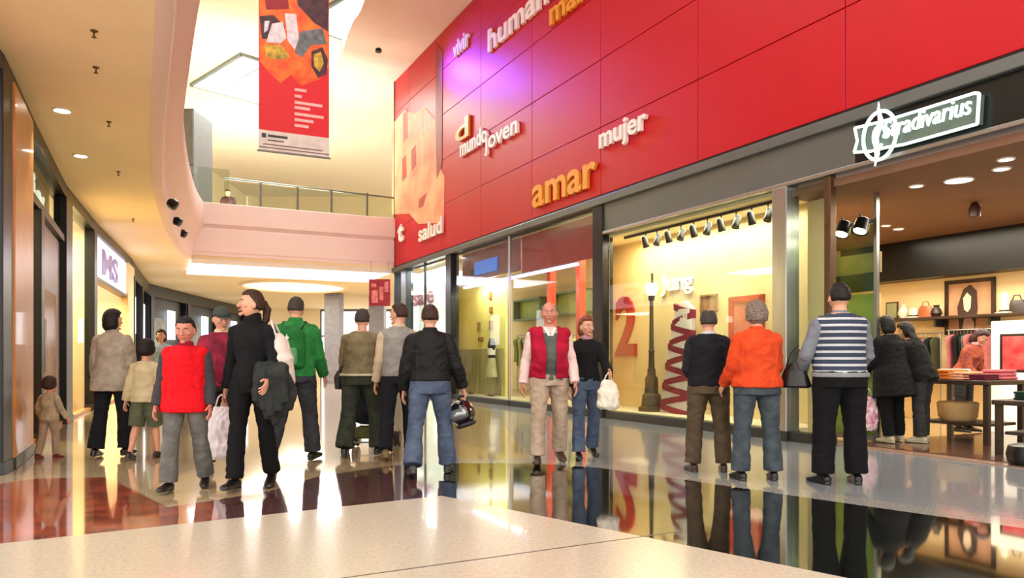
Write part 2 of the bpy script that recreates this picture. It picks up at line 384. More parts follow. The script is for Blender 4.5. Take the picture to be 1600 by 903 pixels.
def person(label, x, y, yaw, P, hair='short', hairm=None, top=None, bottom=None, shoes=None, skin=None, extra=(), group=None, z=0.0, near=True, sink=None):
    """top: dict(m, z0, infl, sleeve, flare, boxy, fold); bottom: dict(m, leg, infl, flare); extra: list of (name, callable(P)->mesh, material)"""
    NP[0] += 1; sd = NP[0] * 3.7
    skin = skin or SKIN
    sh = MB(); shs = []
    for i in (0, 1): m_ = MB(); foot(m_, P, i, .006, True); shs.append(m_)
    shift = -min(v.z for m_ in shs for v in m_.v)
    root = thing('person', label, 'person', (0, 0, 0), group=group)
    root.matrix_world = Matrix.Translation((x, y, z)) @ Matrix.Rotation(R(yaw), 4, 'Z')
    P.root = root; P.shift = shift; P.world = root.matrix_world.copy() @ Matrix.Scale(P.s, 4) @ Matrix.Translation((0, 0, shift))
    def part(name, me, m, parent=None, label=None):
        place(P, me, shift); me.materials.clear(); me.materials.append(m)
        o = bpy.data.objects.new(name, me); COL.objects.link(o); o.parent = parent or root
        if label: o['label'] = label
        return o
    part('body', solid(body_mesh(P), .0055 if near else .008, 1), skin)
    def sm(mb):
        me = mb.mesh('m'); me.polygons.foreach_set('use_smooth', [True] * len(me.polygons)); return me
    for s in (-1, 1):
        e = MB(); e.ell((s * .031, -.0805, .002), (.0115, .0095, .009), 12, 8, P.HM); eo = part('eye', sm(e), EYEW)
        e = MB(); e.ell((s * .031, -.0875, .002), (.0052, .0042, .0055), 10, 6, P.HM); part('iris', sm(e), IRIS, eo)
    e = MB(); e.tube([(-.021, -.092, -.057), (-.009, -.1005, -.0555), (0, -.102, -.057), (.009, -.1005, -.0555), (.021, -.092, -.057)], [.003, .0045, .005, .0045, .003], 8, P.HM, flat=.8); part('mouth', sm(e), LIP)
    if hairm:
        e = MB()
        for s in (-1, 1):
            e = MB(); e.tube([(s * .018, -.098, .025), (s * .033, -.0945, .030), (s * .048, -.082, .025)], [.003, .004, .002], 6, P.HM); part('eyebrow', sm(e), hairm)
        part('hair', hairball(P, hair), hairm)
    for i in (0, 1):
        part('shoe', solid(shs[i], .006, 1), shoes or MATS['shoe_black'])
    # trousers
    b = bottom; infl = b.get('infl', .016); leg = b.get('leg', 1.0); fl = b.get('flare', .012)
    mb = MB(); torso_mb(mb, P, .84, b.get('waist', min(1.06, max(top.get('z0', .93), .9) + .045)), infl)
    for i in (0, 1):
        if leg <= .55:
            u = leg / .5; e = P.hipj[i].lerp(P.knee[i], min(u, 1)); mb.tube([P.hipj[i] + V3(0, 0, .02), P.hipj[i].lerp(e, .5), e], [.09 + infl, .086 + infl + fl * .5, .066 + infl + fl * 1.2], 16)
        else:
            mb.tube(*seg(P.hipj[i] + V3(0, 0, .03), P.knee[i], LEG1, infl), 16)
            u = (leg - .5) / .5; e = P.knee[i].lerp(P.ank[i], u)
            k = max(u, .3); mb.tube([P.knee[i], P.knee[i].lerp(e, .3), P.knee[i].lerp(e, .65), e], [.055 + infl, .058 + infl, .050 + infl + fl * .6, .043 + infl + fl], 16)
            mb.ell(P.knee[i], (.056 + infl,) * 3)
    if b.get('skirt'):
        torso_mb(mb, P, b['skirt'], 1.0, infl + .02, .05)
    trn = 'skirt' if b.get('skirt') else ('shorts' if leg < .75 else 'trousers')
    part(trn, solid(mb, .0085, 2, fold=b.get('fold', .010), fscale=(9, 9, 12), seed=sd), b['m'])
    # top
    t = top; infl = t.get('infl', .022)
    def sleeves(mb, frac, infl):
        for i in (0, 1):
            mb.ell(P.sh[i], (.050 + infl * .8, .05 + infl * .8, .050 + infl * .7)); tz = P.M @ V3(0, .008, 1.44); mb.tube([P.sh[i] + V3(0, 0, .004), tz], [.040 + infl * .7, .048 + infl * .5], 12)
            if frac <= .5: mb.tube([P.sh[i], P.sh[i].lerp(P.el[i], frac * 2)], [.056 + infl, .052 + infl], 14)
            else:
                mb.tube(*seg(P.sh[i], P.el[i], ARM1, infl), 14); e = P.el[i].lerp(P.wr[i], (frac - .5) * 2)
                mb.tube(*seg(P.el[i], e, [(0, .041), (.3, .043), (.75, .036), (1, .033)], infl * .85), 14); mb.ell(P.el[i], (.041 + infl * .95,) * 3)
    if t.get('vest'):
        mb = MB(); torso_mb(mb, P, 1.0, 1.47, .012); sleeves(mb, 1.0, .018)
        part('shirt', solid(mb, .0085, 2, fold=.010, seed=sd), t['vest'])
        mb = MB(); torso_mb(mb, P, t.get('z0', .93), 1.472, infl, t.get('flare', 0), t.get('boxy', 0))
        for i in (0, 1): mb.ell(P.sh[i] - V3((-1, 1)[i] * .03, 0, -.006), (.042 + infl, .052 + infl, .042 + infl))
    else:
        mb = MB(); torso_mb(mb, P, t.get('z0', .93), 1.472, infl, t.get('flare', 0), t.get('boxy', 0))
        sleeves(mb, t.get('sleeve', .97), t.get('sinfl', infl * .8))
    cf = t.get('cut')
    part(t.get('name', 'jacket'), solid(mb, .0085, 2, fold=t.get('fold', .012), fscale=t.get('fscale', (8, 8, 10)), seed=sd + 2, cut=cf, thick=.006 if cf else 0), t['m'])
    if t.get('collar'):
        mb = MB(); c = P.M @ V3(0, .008, 1.482)
        T = Matrix.Translation(c) @ P.M.to_3x3().to_4x4()
        h = t.get('collar_h', .022)
        mb.loft([(T @ V3(0, 0, -.02), V3(.088, 0, 0), V3(0, .078, 0)), (T @ V3(0, 0, 0), V3(.078, 0, 0), V3(0, .072, 0)), (T @ V3(0, .004, h), V3(.070, 0, 0), V3(0, .068, 0)), (T @ V3(0, .004, h + .006), V3(.062, 0, 0), V3(0, .06, 0))], 20)
        part('collar', sm(mb), t['collar'])
    for nm, fn, m in extra:
        part(nm, fn(P), m)
    return root
mat('shoe_black', (22, 20, 20), rough=.35)
mat('shoe_brown', (52, 34, 26), rough=.4)
HAIR_K = mat('hair_black', (22, 17, 15), rough=.55, bump=.4, bscale=120, stretch=(1, 1, .2), spec=.3)
HAIR_B = mat('hair_brown', (58, 36, 26), rough=.55, bump=.4, bscale=120, stretch=(1, 1, .2), spec=.3)
HAIR_G = mat('hair_grey', (128, 112, 100), rough=.7, bump=.5, bscale=90, spec=.3)
HAIR_DG = mat('hair_dark_grey', (60, 54, 50), rough=.6, bump=.4, bscale=90, spec=.3)
# ------------------------------------------------------------------ the frames of the mall
O = (1.742, 14.31); U = (.461, -.888)
WF = frame(O, (O[0] + U[0], O[1] + U[1]))                 # right hand shopfront line: x towards the camera, y into the shops
def ux(px, d=0.0):
    ox, oy = O[0] + .888 * d, O[1] + .461 * d; k = (px - 800) / FPX
    return (k * oy - ox) / (U[0] - k * U[1])
def uz(px, py, d=0.0):
    u = ux(px, d); Y = O[1] + .461 * d + u * U[1]; return EYE + (HZ - py) * Y / FPX
PL = [(-3.6, -2.0), (-3.8, 2.5), (-4.35, 5.2), (-5.22, 7.5), (-6.29, 9.64), (-8.03, 13.2), (-9.6, 16.98), (-11.9, 23.0), (-15.0, 30.5), (-15.8, 39.6), (-16.2, 46.0)]
def lp(px):
    k = (px - 800) / FPX
    for a, b in zip(PL[1:], PL[2:]):
        fa, fb = a[0] - k * a[1], b[0] - k * b[1]
        if fa * fb <= 0 and fa != fb:
            t = fa / (fa - fb); return (a[0] + (b[0] - a[0]) * t, a[1] + (b[1] - a[1]) * t)
def lf(p0, p1):
    p, q = lp(p0), lp(p1); return frame(p, q), math.dist(p, q)
BA, BB = (-9.9, 22.6), (-3.95, 25.5)
BF = frame(BA, BB); BL = math.dist(BA, BB)

# ------------------------------------------------------------------ palette
M = {}
M['marble'] = mat('white_marble', (206, 197, 176), rough=.22, scale=40, rgb2=(188, 179, 160), bump=.0, coat=.2, contrast=(.25, .6))
M['plum'] = mat('plum_brown_granite', (112, 74, 70), rough=.08, scale=9, rgb2=(74, 52, 54), coat=.9)
M['beige'] = mat('beige_marble', (196, 176, 140), rough=.10, scale=5, rgb2=(172, 152, 118), coat=.6)
M['grey'] = mat('grey_granite', (158, 164, 168), rough=.14, scale=45, rgb2=(132, 138, 144), coat=.5)
M['strip'] = mat('pale_granite_strip', (176, 176, 170), rough=.12, scale=40, rgb2=(150, 150, 146), coat=.5)
M['dark'] = mat('dark_green_granite', (24, 28, 24), rough=.05, scale=60, rgb2=(12, 14, 12), coat=1, spec=.8)
M['brown'] = mat('red_brown_granite', (186, 88, 58), rough=.1, scale=5, rgb2=(128, 62, 48), coat=.9, contrast=(.35, .62))
M['cream'] = mat('cream_plaster', (242, 224, 188), rough=.8, var=.02, scale=2)
M['white'] = mat('white_plaster', (232, 226, 214), rough=.8, var=.02, scale=2)
M['pink'] = mat('pale_plaster', (230, 208, 208), rough=.7, var=.02, scale=2)
M['red'] = mat('red_lacquer_panel', (184, 2, 24), rough=.42, var=.03, scale=1.5, spec=.28)
M['red'].node_tree.nodes['Principled BSDF'].inputs['Coat Weight'].default_value = .10
M['red'].node_tree.nodes['Principled BSDF'].inputs['Coat Roughness'].default_value = .33
M['black'] = mat('black_metal', (20, 21, 22), rough=.35, metal=.4, var=.1)
M['char'] = mat('charcoal_metal', (52, 56, 56), rough=.4, metal=.5, var=.06, scale=3)
M['fascia'] = mat('grey_metal_fascia', (104, 110, 110), rough=.38, metal=.5, var=.05, scale=2)
M['steel'] = mat('brushed_steel', (170, 172, 170), rough=.28, metal=.9, var=.05, stretch=(1, 1, .05), scale=40)
M['gold'] = mat('amber_letter', (226, 150, 42), rough=.35, var=.05)
M['letw'] = mat('white_letter', (240, 226, 222), rough=.4, var=.02)
M['wood'] = mat('honey_wood', (206, 146, 78), rough=.35, rgb2=(176, 112, 52), stretch=(8, 8, .6), scale=3, coat=.3)
M['dwood'] = mat('dark_wood', (62, 44, 34), rough=.4, rgb2=(44, 30, 24), stretch=(1, 6, 6), scale=3)
M['glass'] = glass('shop_glass', (238, 245, 240))
M['shopcream'] = mat('shop_cream_wall', (240, 212, 158), rough=.7, var=.03, scale=2)
M['shopbrown'] = mat('shop_brown_ceiling', (120, 84, 62), rough=.7, var=.05, scale=2)
M['lampw'] = mat('lamp_diffuser', (255, 244, 224), emit=9, rough=.5)
M['rail'] = mat('grey_rail', (120, 122, 118), rough=.35, metal=.7)

# ------------------------------------------------------------------ floor
def gp(pts): return [ground(*p) for p in pts]
def ray_on(a, b, t): return (a[0] + (b[0] - a[0]) * t, a[1] + (b[1] - a[1]) * t)
mb = MB(); mb.box(-24, 16, -3, 75, -.12, 0); struct('floor', mb, M['beige'])
tip, dl, dr = gp([(690, 775), (0, 850), (1320, 903)])
l2 = ray_on(tip, dl, 2.4); r2 = ray_on(tip, dr, (tip[1] + 3) / (tip[1] - dr[1]))
mb = MB(); mb.prism([tip, l2, (l2[0], -3), r2], 0, .003); struct('floor', mb, M['marble'])
up_l = gp([(0, 756), (60, 748), (165, 746), (212, 768), (262, 793), (330, 783)]); up_m = gp([(330, 783), (420, 768), (500, 744), (610, 728), (690, 724)])
cut_ = ground(345, 812.5)
mb = MB(); mb.prism([cut_, l2, (-9, 0), (-9, up_l[0][1] + .1)] + up_l, 0, .003); struct('floor', mb, M['brown'])
mb = MB(); mb.prism([tip, cut_] + up_m, 0, .003); struct('floor', mb, M['plum'])
up_r = gp([(690, 724), (830, 724), (935, 731), (1070, 750), (1225, 773), (1415, 800), (1600, 826), (1900, 868)])
mb = MB(); mb.prism([tip] + up_r + [(10.6, -3), r2], 0, .003); struct('floor', mb, M['dark'])
sr = gp([(690, 718), (830, 717), (935, 724), (1070, 741), (1225, 762), (1415, 788), (1600, 812), (1900, 852)])
mb = MB(); mb.prism(up_r + sr[::-1], 0, .003); struct('floor', mb, M['strip'])
wl = [(WF @ Vector((u, .35, 0)))[:2] for u in (-6, 20)]
mb = MB(); mb.prism([sr[1]] + sr[2:] + [wl[1], wl[0]], 0, .003); struct('floor', mb, M['grey'])
j0, j1 = gp([(600, 895), (960, 845)]); dj = Vector((j1[0] - j0[0], j1[1] - j0[1])).normalized(); nj = Vector((-dj.y, dj.x)) * .006
ja = Vector(j0) - dj * 3.2; jb = Vector(j1) + dj * .55
mb = MB(); mb.prism([tuple(ja - nj), tuple(jb - nj), tuple(jb + nj), tuple(ja + nj)], 0, .0042); struct('floor', mb, mat('dark_joint', (70, 60, 50), rough=.3))

# ------------------------------------------------------------------ left ceiling, fascia and upper edge
EDGE = [(-1.2, -2.0), (-1.5, 2.5), (-2.1, 4.6), (-2.98, 6.37), (-3.67, 7.75), (-4.75, 9.9), (-6.34, 13.2), (-7.94, 16.98), (-9.3, 20.6), (-9.95, 22.75)]
def smooth(poly, k=4):
    out = []; n = len(poly)
    for i in range(n - 1):
        p0, p1, p2, p3 = (Vector(poly[max(min(j, n - 1), 0)]) for j in (i - 1, i, i + 1, i + 2))
        for s in range(k):
            t = s / k; out.append(tuple(.5 * ((2 * p1) + (p2 - p0) * t + (2 * p0 - 5 * p1 + 4 * p2 - p3) * t * t + (3 * p1 - p0 - 3 * p2 + p3) * t ** 3)))
    return out + [tuple(poly[-1])]
E2 = smooth(EDGE)
ZC = 4.25
far_ceiling = [(-3.9, 25.6), (-6.8, 46.0)]
mb = MB(); mb.prism(E2 + far_ceiling + [(-16.6, 46.3)] + [(x - .3, y) for x, y in PL[::-1]], ZC, ZC + .1); struct('ceiling', mb, M['cream'])
def offs(poly, d):
    out = []
    for i, p in enumerate(poly):
        a, b = Vector(poly[max(i - 1, 0)]), Vector(poly[min(i + 1, len(poly) - 1)]); t = (b - a).normalized(); out.append((p[0] + t.y * d, p[1] - t.x * d))
    return out
mb = MB()                                                   # slanted balcony front that runs round the void
prof = [(0, ZC - .01), (.06, ZC + .02), (.12, ZC + .5), (.16, 4.8), (.36, 5.25), (.40, 5.30), (.40, 5.98), (.36, 6.0), (.2, 6.0), (.18, 5.4), (-.1, ZC + .1), (-.1, ZC - .01)]
cols = [offs(E2, d) for d, z in prof]; n = len(prof); vs = []; fs = []
for i in range(len(E2)):
    for j in range(n): vs.append((cols[j][i][0], cols[j][i][1], prof[j][1]))
for i in range(len(E2) - 1):
    for j in range(n): k = (j + 1) % n; fs.append((i * n + j, i * n + k, (i + 1) * n + k, (i + 1) * n + j))
mb.add(vs, fs); struct('trim_1', mb, M['pink'], smooth=True)
mb = MB(); mb.prism(offs(E2, .1) + [(-9.9, 22.75)] + [(x - .3, y) for x, y in PL[:8][::-1]], 5.1, 5.2); struct('floor', mb, M['beige'])
# small dark sockets along the balcony front
for i, (px, py) in enumerate(((268, 318), (276, 345), (285, 364))):
    p = at_depth(px, py, (14.6, 17.6, 20.0)[i]); mb = MB(); mb.lathe((0, 0, 0), [(.05, -.12), (.10, -.1), (.11, 0), (.08, .06)], 16, Matrix.Translation(p) @ Matrix.Rotation(R(-60), 4, 'Y'))
    put('wall_spotlight', mb, M['black'], smooth=True, label='small dark spotlight on the curved balcony front, ' + ('nearest of three', 'middle of three', 'farthest of three')[i], cat='lamp', group='spotlights on the balcony front')

# downlights and sprinkler heads in the low ceiling
def downlight(x, y, z, label, group, r=.085, on=True):
    t = thing('downlight', label, 'ceiling light', (x, y, z), group=group)
    mb = MB(); mb.torus((x, y, z - .005), r, .014); put('rim', mb, M['white'], t, smooth=True)
    mb = MB(); mb.cyl((x, y), r * .93, z - .006, z - .001); put('diffuser', mb, M['lampw'] if on else M['white'], t)
    return t
for i, (px, py) in enumerate(((97, 172), (126, 243))):
    Y = (ZC - EYE) * FPX / (HZ - py); downlight((px - 800) * Y / FPX, Y, ZC, ('lit downlight in the cream ceiling, the nearer one to the camera', 'lit downlight in the cream ceiling, the farther one down the mall')[i], 'downlights in the low ceiling', r=.10)
for i, (px, py) in enumerate(((147, 48), (150, 105), (170, 190), (185, 268), (208, 342))):
    Y = (ZC - EYE) * FPX / (HZ - py); x = (px - 800) * Y / FPX; mb = MB()
    mb.lathe((x, Y, ZC - .09), [(.008, .02), (.022, .025), (.022, .03), (.008, .04), (.008, .07), (.03, .08), (.035, .09)], 14)
    put('sprinkler_head', mb, mat('sprinkler_brass', (110, 84, 60), rough=.4, metal=.6), smooth=True, label='small brass sprinkler in the cream ceiling, ' + ('nearest', 'second nearest', 'middle', 'second farthest', 'farthest')[i] + ' of the five', cat='sprinkler', group='sprinklers in the low ceiling')

# ------------------------------------------------------------------ main ceiling with skylights, upper walls
ZM = 11.3
sky = []
def cpt(px, py): Y = (ZM - EYE) * FPX / (HZ - py); return Vector(((px - 800) * Y / FPX, Y))
A = cpt(297, 131); B = cpt(376, 82); v = Vector((.461, -.888)); w = Vector((.888, .461))
a1 = A; b1 = B; side = (B - A); along = side.normalized(); perp = Vector((-along.y, along.x)) * -1
L1 = side.length; W1 = 3.1
if perp.x < 0: perp = -perp
holes = [(A, along, perp, L1, W1), (A + along * (L1 + 3.4) + perp * .2, along, perp, L1, W1), (A + along * (2 * L1 + 6.8) + perp * .4, along, perp, L1, W1)]
# ceiling as strips round the holes, in the frame of the holes
CF = Matrix(((along.x, perp.x, 0, A.x), (along.y, perp.y, 0, A.y), (0, 0, 1, 0), (0, 0, 0, 1)))
mb = MB(); xs = [-26]
for i in range(2): x0 = i * (L1 + 3.4); xs += [x0, x0 + L1]
xs.append(xs[-1] + 2.5)
for i in range(len(xs) - 1):
    if i % 2 == 0: mb.box(xs[i], xs[i + 1], -9, 22, ZM, ZM + .12)
    else:
        k = i // 2; mb.box(xs[i], xs[i + 1], -9, .2 * k, ZM, ZM + .12); mb.box(xs[i], xs[i + 1], .2 * k + W1, 22, ZM, ZM + .12)
struct('ceiling', mb, M['white'], CF)
for k in range(2):
    x0 = k * (L1 + 3.4); y0 = .2 * k
    mb = MB()
    for a in ((x0, x0 + L1, y0 - .02, y0 + .08), (x0, x0 + L1, y0 + W1 - .08, y0 + W1 + .02), (x0 - .02, x0 + .08, y0, y0 + W1), (x0 + L1 - .08, x0 + L1 + .02, y0, y0 + W1)):
        mb.box(*a, ZM - .09, ZM + .5)
    mb.box(x0, x0 + L1, y0 + W1 / 2 - .03, y0 + W1 / 2 + .03, ZM + .40, ZM + .5)
    fr = struct('window_%d' % (k + 1), mb, mat('skylight_frame', (120, 132, 132), rough=.5), CF)
    mb = MB(); mb.box(x0, x0 + L1, y0, y0 + W1, ZM + .46, ZM + .48); put('pane', mb, M['glass'], fr, CF)
# soffit above the red wall, with its curved edge over the void
sof = [at_depth(570, 0, 20.0)[:2], at_depth(552, 35, 21.7)[:2], at_depth(537, 72, 23.3)[:2], at_depth(529, 120, 25.7)[:2], at_depth(527, 170, 29)[:2], at_depth(528, 215, 33)[:2]]
ZS = 10.75
def spt(px, py): Y = (ZS - EYE) * FPX / (HZ - py); return ((px - 800) * Y / FPX, Y)
sof = [(-.3, 2.5), (-.9, 9), (-2.0, 14.0)] + [spt(*p) for p in ((570, 0), (551, 35), (537, 75), (529, 120), (526, 165), (527, 205))]
sof = smooth(sof, 4)
wr = [(WF @ Vector((u, .3, 0)))[:2] for u in (-19, 16)]
mb = MB(); mb.prism(sof + [wr[0], wr[1]], ZS, ZM + .02); struct('ceiling', mb, M['pink'])
# upper left wall and the far end wall, with the lit openings of the far atrium
mb = MB()
up = [(x - .4, y) for x, y in PL[2:]]
for a, b in zip(up, up[1:]): mb.box(0, math.dist(a, b) + .05, 0, .2, 5.1, ZM, T=frame(a, b))
struct('wall_left', mb, M['cream'])
mb = MB(); EF = frame((-16.6, 46.2), (-5.5, 46.2)); mb.box(0, 4.6, 0, .2, 0, ZC); mb.box(0, 13, 0, .2, ZC, ZM + .1); mb.box(10.9, 13, 0, .2, 0, ZC); struct('wall_back', mb, M['cream'], EF)
fb = thing('glazed_doors', 'bright glazed exit doors at the far end of the mall', 'doors', (7.8, .1, 0), EF)
mb = MB(); mb.box(4.6, 10.9, .12, .16, .05, 4.2); put('pane', mb, mat('daylit_glass', (250, 252, 255), emit=1.0, rough=.4, var=.02), fb, EF)
mb = MB()
for i in range(6): mb.box(4.6 + i * 1.26 - .04, 4.6 + i * 1.26 + .04, 0, .12, 0, 4.2)
mb.box(4.6, 10.9, 0, .12, 2.5, 2.6); mb.box(4.6, 10.9, 0, .12, 0, .1); mb.box(4.6, 10.9, 0, .12, 4.1, 4.24); put('door_frame', mb, M['rail'], fb, EF)
for i, (px, Y) in enumerate(((522, 35), (590, 36.5))):
    c = ground(px, HZ + EYE * FPX / Y); mb = MB(); mb.box(c[0] - .38, c[0] + .38, c[1] - .38, c[1] + .38, 0, ZC, .05); mb.box(c[0] - .42, c[0] + .42, c[1] - .42, c[1] + .42, 0, .2, .02)
    put('column', mb, mat('grey_column', (128, 126, 136), rough=.4), label=('grey square column right of the green backpack under the bridge', 'grey square column far behind the red hanging sign')[i], cat='column')
# grey storage block on the upper floor
p = at_depth(283, 305, 26.0); mb = MB(); mb.box(p.x - .68, p.x + .62, 25.6, 27.2, 5.2, 9.85, .02); mb.box(p.x - .66, p.x + .6, 25.56, 25.62, 7.9, 9.8); 
put('grey_cabinet', mb, mat('grey_laminate', (80, 76, 76), rough=.5), label='tall plain grey block on the upper floor behind the balcony', cat='cabinet')

# ------------------------------------------------------------------ the bridge across the void
mb = MB()
mb.box(-.1, BL + .3, 0, .25, 5.32, 6.0, .03); mb.box(-.1, BL + .3, .07, .25, 5.2, 5.34); mb.box(-.1, BL + .3, .03, .25, 4.45, 5.22, .03); mb.box(-.1, BL + .3, .05, 1.0, 4.35, 4.47)
struct('trim_2', mb, M['pink'], BF)
mb = MB(); mb.box(-8, BL + .6, .1, 24, 5.1, 5.2); struct('floor', mb, M['beige'], BF)
mb = MB(); mb.box(-6.5, BL + .5, .15, 9.0, 4.36, 4.44); struct('ceiling', mb, M['white'], BF)
cv = thing('cove_light', 'long white cove light along the underside of the bridge', 'lamp', (BL / 2, .7, 4.3), BF)
mb = MB(); mb.box(.05, BL - .03, .12, .18, 4.10, 4.26); mb.box(.05, BL - .03, 3.75, 3.8, 4.12, 4.26); put('housing', mb, M['white'], cv, BF)
mb = MB(); mb.box(.07, BL - .05, .18, 3.75, 4.16, 4.22, .01); put('diffuser', mb, mat('cove_diffuser', (240, 236, 255), emit=1.5, rough=.5, var=.01), cv, BF)
rl = thing('balcony_railing', 'glass railing with grey posts along the top of the bridge', 'railing', (BL / 2, .12, 6.0), BF)
mb = MB(); mb.tube([(1.0, .12, 6.82), (BL + .1, .12, 6.72)], .03); put('handrail', mb, M['rail'], rl, BF, smooth=True)
mb = MB(); mb.box(-.2, 1.15, .11, .125, 6.0, 7.1); mb.box(1.0, BL + .1, .115, .127, 6.0, 6.72); put('pane', mb, M['glass'], rl, BF)
for px in (408, 466, 519, 575):
    k = (px - 800) / FPX; u = (k * BA[1] - BA[0]) / ((BB[0] - BA[0]) / BL - k * (BB[1] - BA[1]) / BL)
    mb = MB(); mb.box(u - .035, u + .035, .09, .15, 5.98, 6.8, .01); mb.box(u - .07, u + .07, .06, .18, 5.98, 6.02); put('post', mb, M['rail'], rl, BF)
# oval cove light farther down
ov = thing('oval_ceiling_light', 'large oval warm light in the ceiling beyond the bridge', 'ceiling light', (-9.3, 32.0, ZC))
mb = MB(); mb.torus((-9.3, 31.5, ZC - .02), 2.1, .09, sy=1.2, n=48); put('rim', mb, M['cream'], ov, smooth=True)
mb = MB(); mb.loft([((-9.3, 31.5, ZC - .03), (2.05, 0, 0), (0, 2.45, 0)), ((-9.3, 31.5, ZC - .005), (2.05, 0, 0), (0, 2.45, 0))], 48); put('diffuser', mb, mat('warm_diffuser', (255, 240, 200), emit=1.2, rough=.5, var=.01), ov)
# red hanging sign under the bridge
sg = thing('hanging_sign', 'red square poster sign hanging under the bridge beside the shopfronts', 'sign')
ps = at_depth(593, 478, 23.6); sg.matrix_world = Matrix.Translation((ps.x, ps.y, ps.z)); ORG[sg.name] = (W0, ps.copy())
mb = MB(); mb.box(ps.x - .34, ps.x + .34, ps.y, ps.y + .05, ps.z, ps.z + .86, .01); put('board', mb, mat('sign_red', (176, 40, 60), rough=.5, rgb2=(120, 16, 34), scale=4), sg)
mb = MB()
for a in ((-.25, .1, -.05, .5), (.0, .18, .12, .62), (.16, .45, .28, .78), (-.28, .6, -.1, .72)): mb.box(ps.x + a[0], ps.x + a[2], ps.y - .006, ps.y, ps.z + a[1], ps.z + a[3])
put('print', mb, mat('sign_print', (232, 150, 150), rough=.5, rgb2=(180, 70, 80), scale=9), sg)
mb = MB()
for s in (-.28, .28): mb.tube([(ps.x + s, ps.y + .02, ps.z + .85), (ps.x + s, ps.y + .02, 4.28)], .008)
put('hanging_cable', mb, M['steel'], sg)

# ------------------------------------------------------------------ the big hanging banner
bp, bq = (-4.72, 13.72), (-3.55, 14.28); NF = frame(bp, bq); bw = math.dist(bp, bq)
bn = thing('hanging_banner', 'tall red and orange banner hanging in the void above the shoppers', 'banner', (bw / 2, 0, 5.0), NF)
mb = MB(); mb.box(0, bw, -.006, .006, 5.05, 9.6, .002); put('cloth', mb, mat('banner_red', (214, 22, 36), rough=.6, var=.04), bn, NF)
def zb(py): return EYE + (HZ - py) * 14.0 / FPX
bmats = [mat('banner_orange', (240, 122, 36), rough=.6, scale=5, rgb2=(214, 60, 30)), mat('banner_black', (28, 22, 30), rough=.6, scale=7, rgb2=(90, 40, 50)), mat('banner_white', (232, 224, 226), rough=.6, scale=8, rgb2=(180, 170, 190)), mat('banner_yellow', (236, 186, 60), rough=.6, scale=9, rgb2=(120, 110, 40)), mat('banner_grey', (120, 124, 130), rough=.6, scale=9, rgb2=(70, 74, 80))]
def blob(poly, m, y, nm='printed_shape'):
    mb = MB(); mb.wallpoly([((x) * bw, zb(z)) for x, z in poly], -.0062 - y, -.005); put(nm, mb, m, bn, NF)
top = -130
blob([(0.01, top), (.99, top), (.99, 96), (.86, 118), (.6, 132), (.45, 118), (.3, 134), (.12, 118), (0.01, 104)], bmats[0], .001)
blob([(.45, top), (.99, top), (.99, 40), (.78, 30), (.55, 8), (.42, -60)], bmats[1], .002)
blob([(.01, 36), (.2, 30), (.36, 44), (.34, 60), (.2, 68), (.04, 70)], bmats[1], .002)
blob([(.08, 42), (.15, 40), (.12, 56), (.07, 60)], bmats[2], .003)
blob([(.18, 44), (.33, 38), (.38, 62), (.3, 72), (.1, 74)], bmats[2], .0035)
blob([(.36, 24), (.52, 22), (.56, 60), (.5, 78), (.4, 66)], bmats[2], .003)
blob([(.58, 48), (.9, 36), (.97, 60), (.74, 66), (.6, 88), (.5, 82)], bmats[4], .003)
blob([(.74, 76), (.9, 66), (.98, 84), (.96, 108), (.84, 116), (.74, 100)], bmats[1], .0035)
blob([(.77, 80), (.88, 74), (.92, 92), (.86, 106), (.78, 98)], bmats[3], .004)
blob([(.08, 78), (.3, 74), (.44, 90), (.3, 98), (.1, 96)], bmats[3], .003)
blob([(.3, -110), (.42, -60), (.5, 0), (.3, -10), (.1, -40)], bmats[2], .003)
blob([(.05, -20), (.4, -6), (.42, 16), (.1, 24)], mat('banner_dark_red', (150, 20, 30), rough=.6), .003)
mb = MB()
for i, (z, w_) in enumerate(((140, .17), (150, .10), (160, .4), (168, .22), (178, .42), (187, .27), (196, .2))): mb.box(bw * .5, bw * (.5 + w_), -.010, -.006, zb(z + 2), zb(z - 2.4))
put('printed_lines', mb, mat('banner_pink_text', (250, 190, 190), rough=.6), bn, NF)
mb = MB(); mb.box(.0, bw, -.010, -.006, 5.05, 5.42); put('white_band', mb, mat('banner_pale', (226, 216, 210), rough=.6), bn, NF)
mb = MB(); mb.box(.05, .13, -.013, -.010, 5.28, 5.36); mb.box(.16, .52, -.013, -.010, 5.30, 5.345); mb.box(.16, .45, -.013, -.010, 5.23, 5.25); put('logo', mb, M['char'], bn, NF)
mb = MB(); mb.box(0, bw, -.013, -.010, 5.09, 5.11); mb.box(.08, bw * .9, -.013, -.010, 5.15, 5.17); put('printed_rule', mb, mat('banner_greybrown', (120, 90, 84), rough=.6), bn, NF)
mb = MB(); mb.tube([(-.03, 0, 5.03), (bw + .03, 0, 5.03)], .018); put('bottom_bar', mb, M['rail'], bn, NF, smooth=True)
mb = MB(); mb.tube([(-.03, 0, 9.6), (bw + .03, 0, 9.6)], .02); put('top_bar', mb, M['rail'], bn, NF, smooth=True)
for s in (.1, bw - .1): mb = MB(); mb.tube([(s, 0, 9.6), (s, 0, ZM)], .006); put('cable', mb, M['steel'], bn, NF)
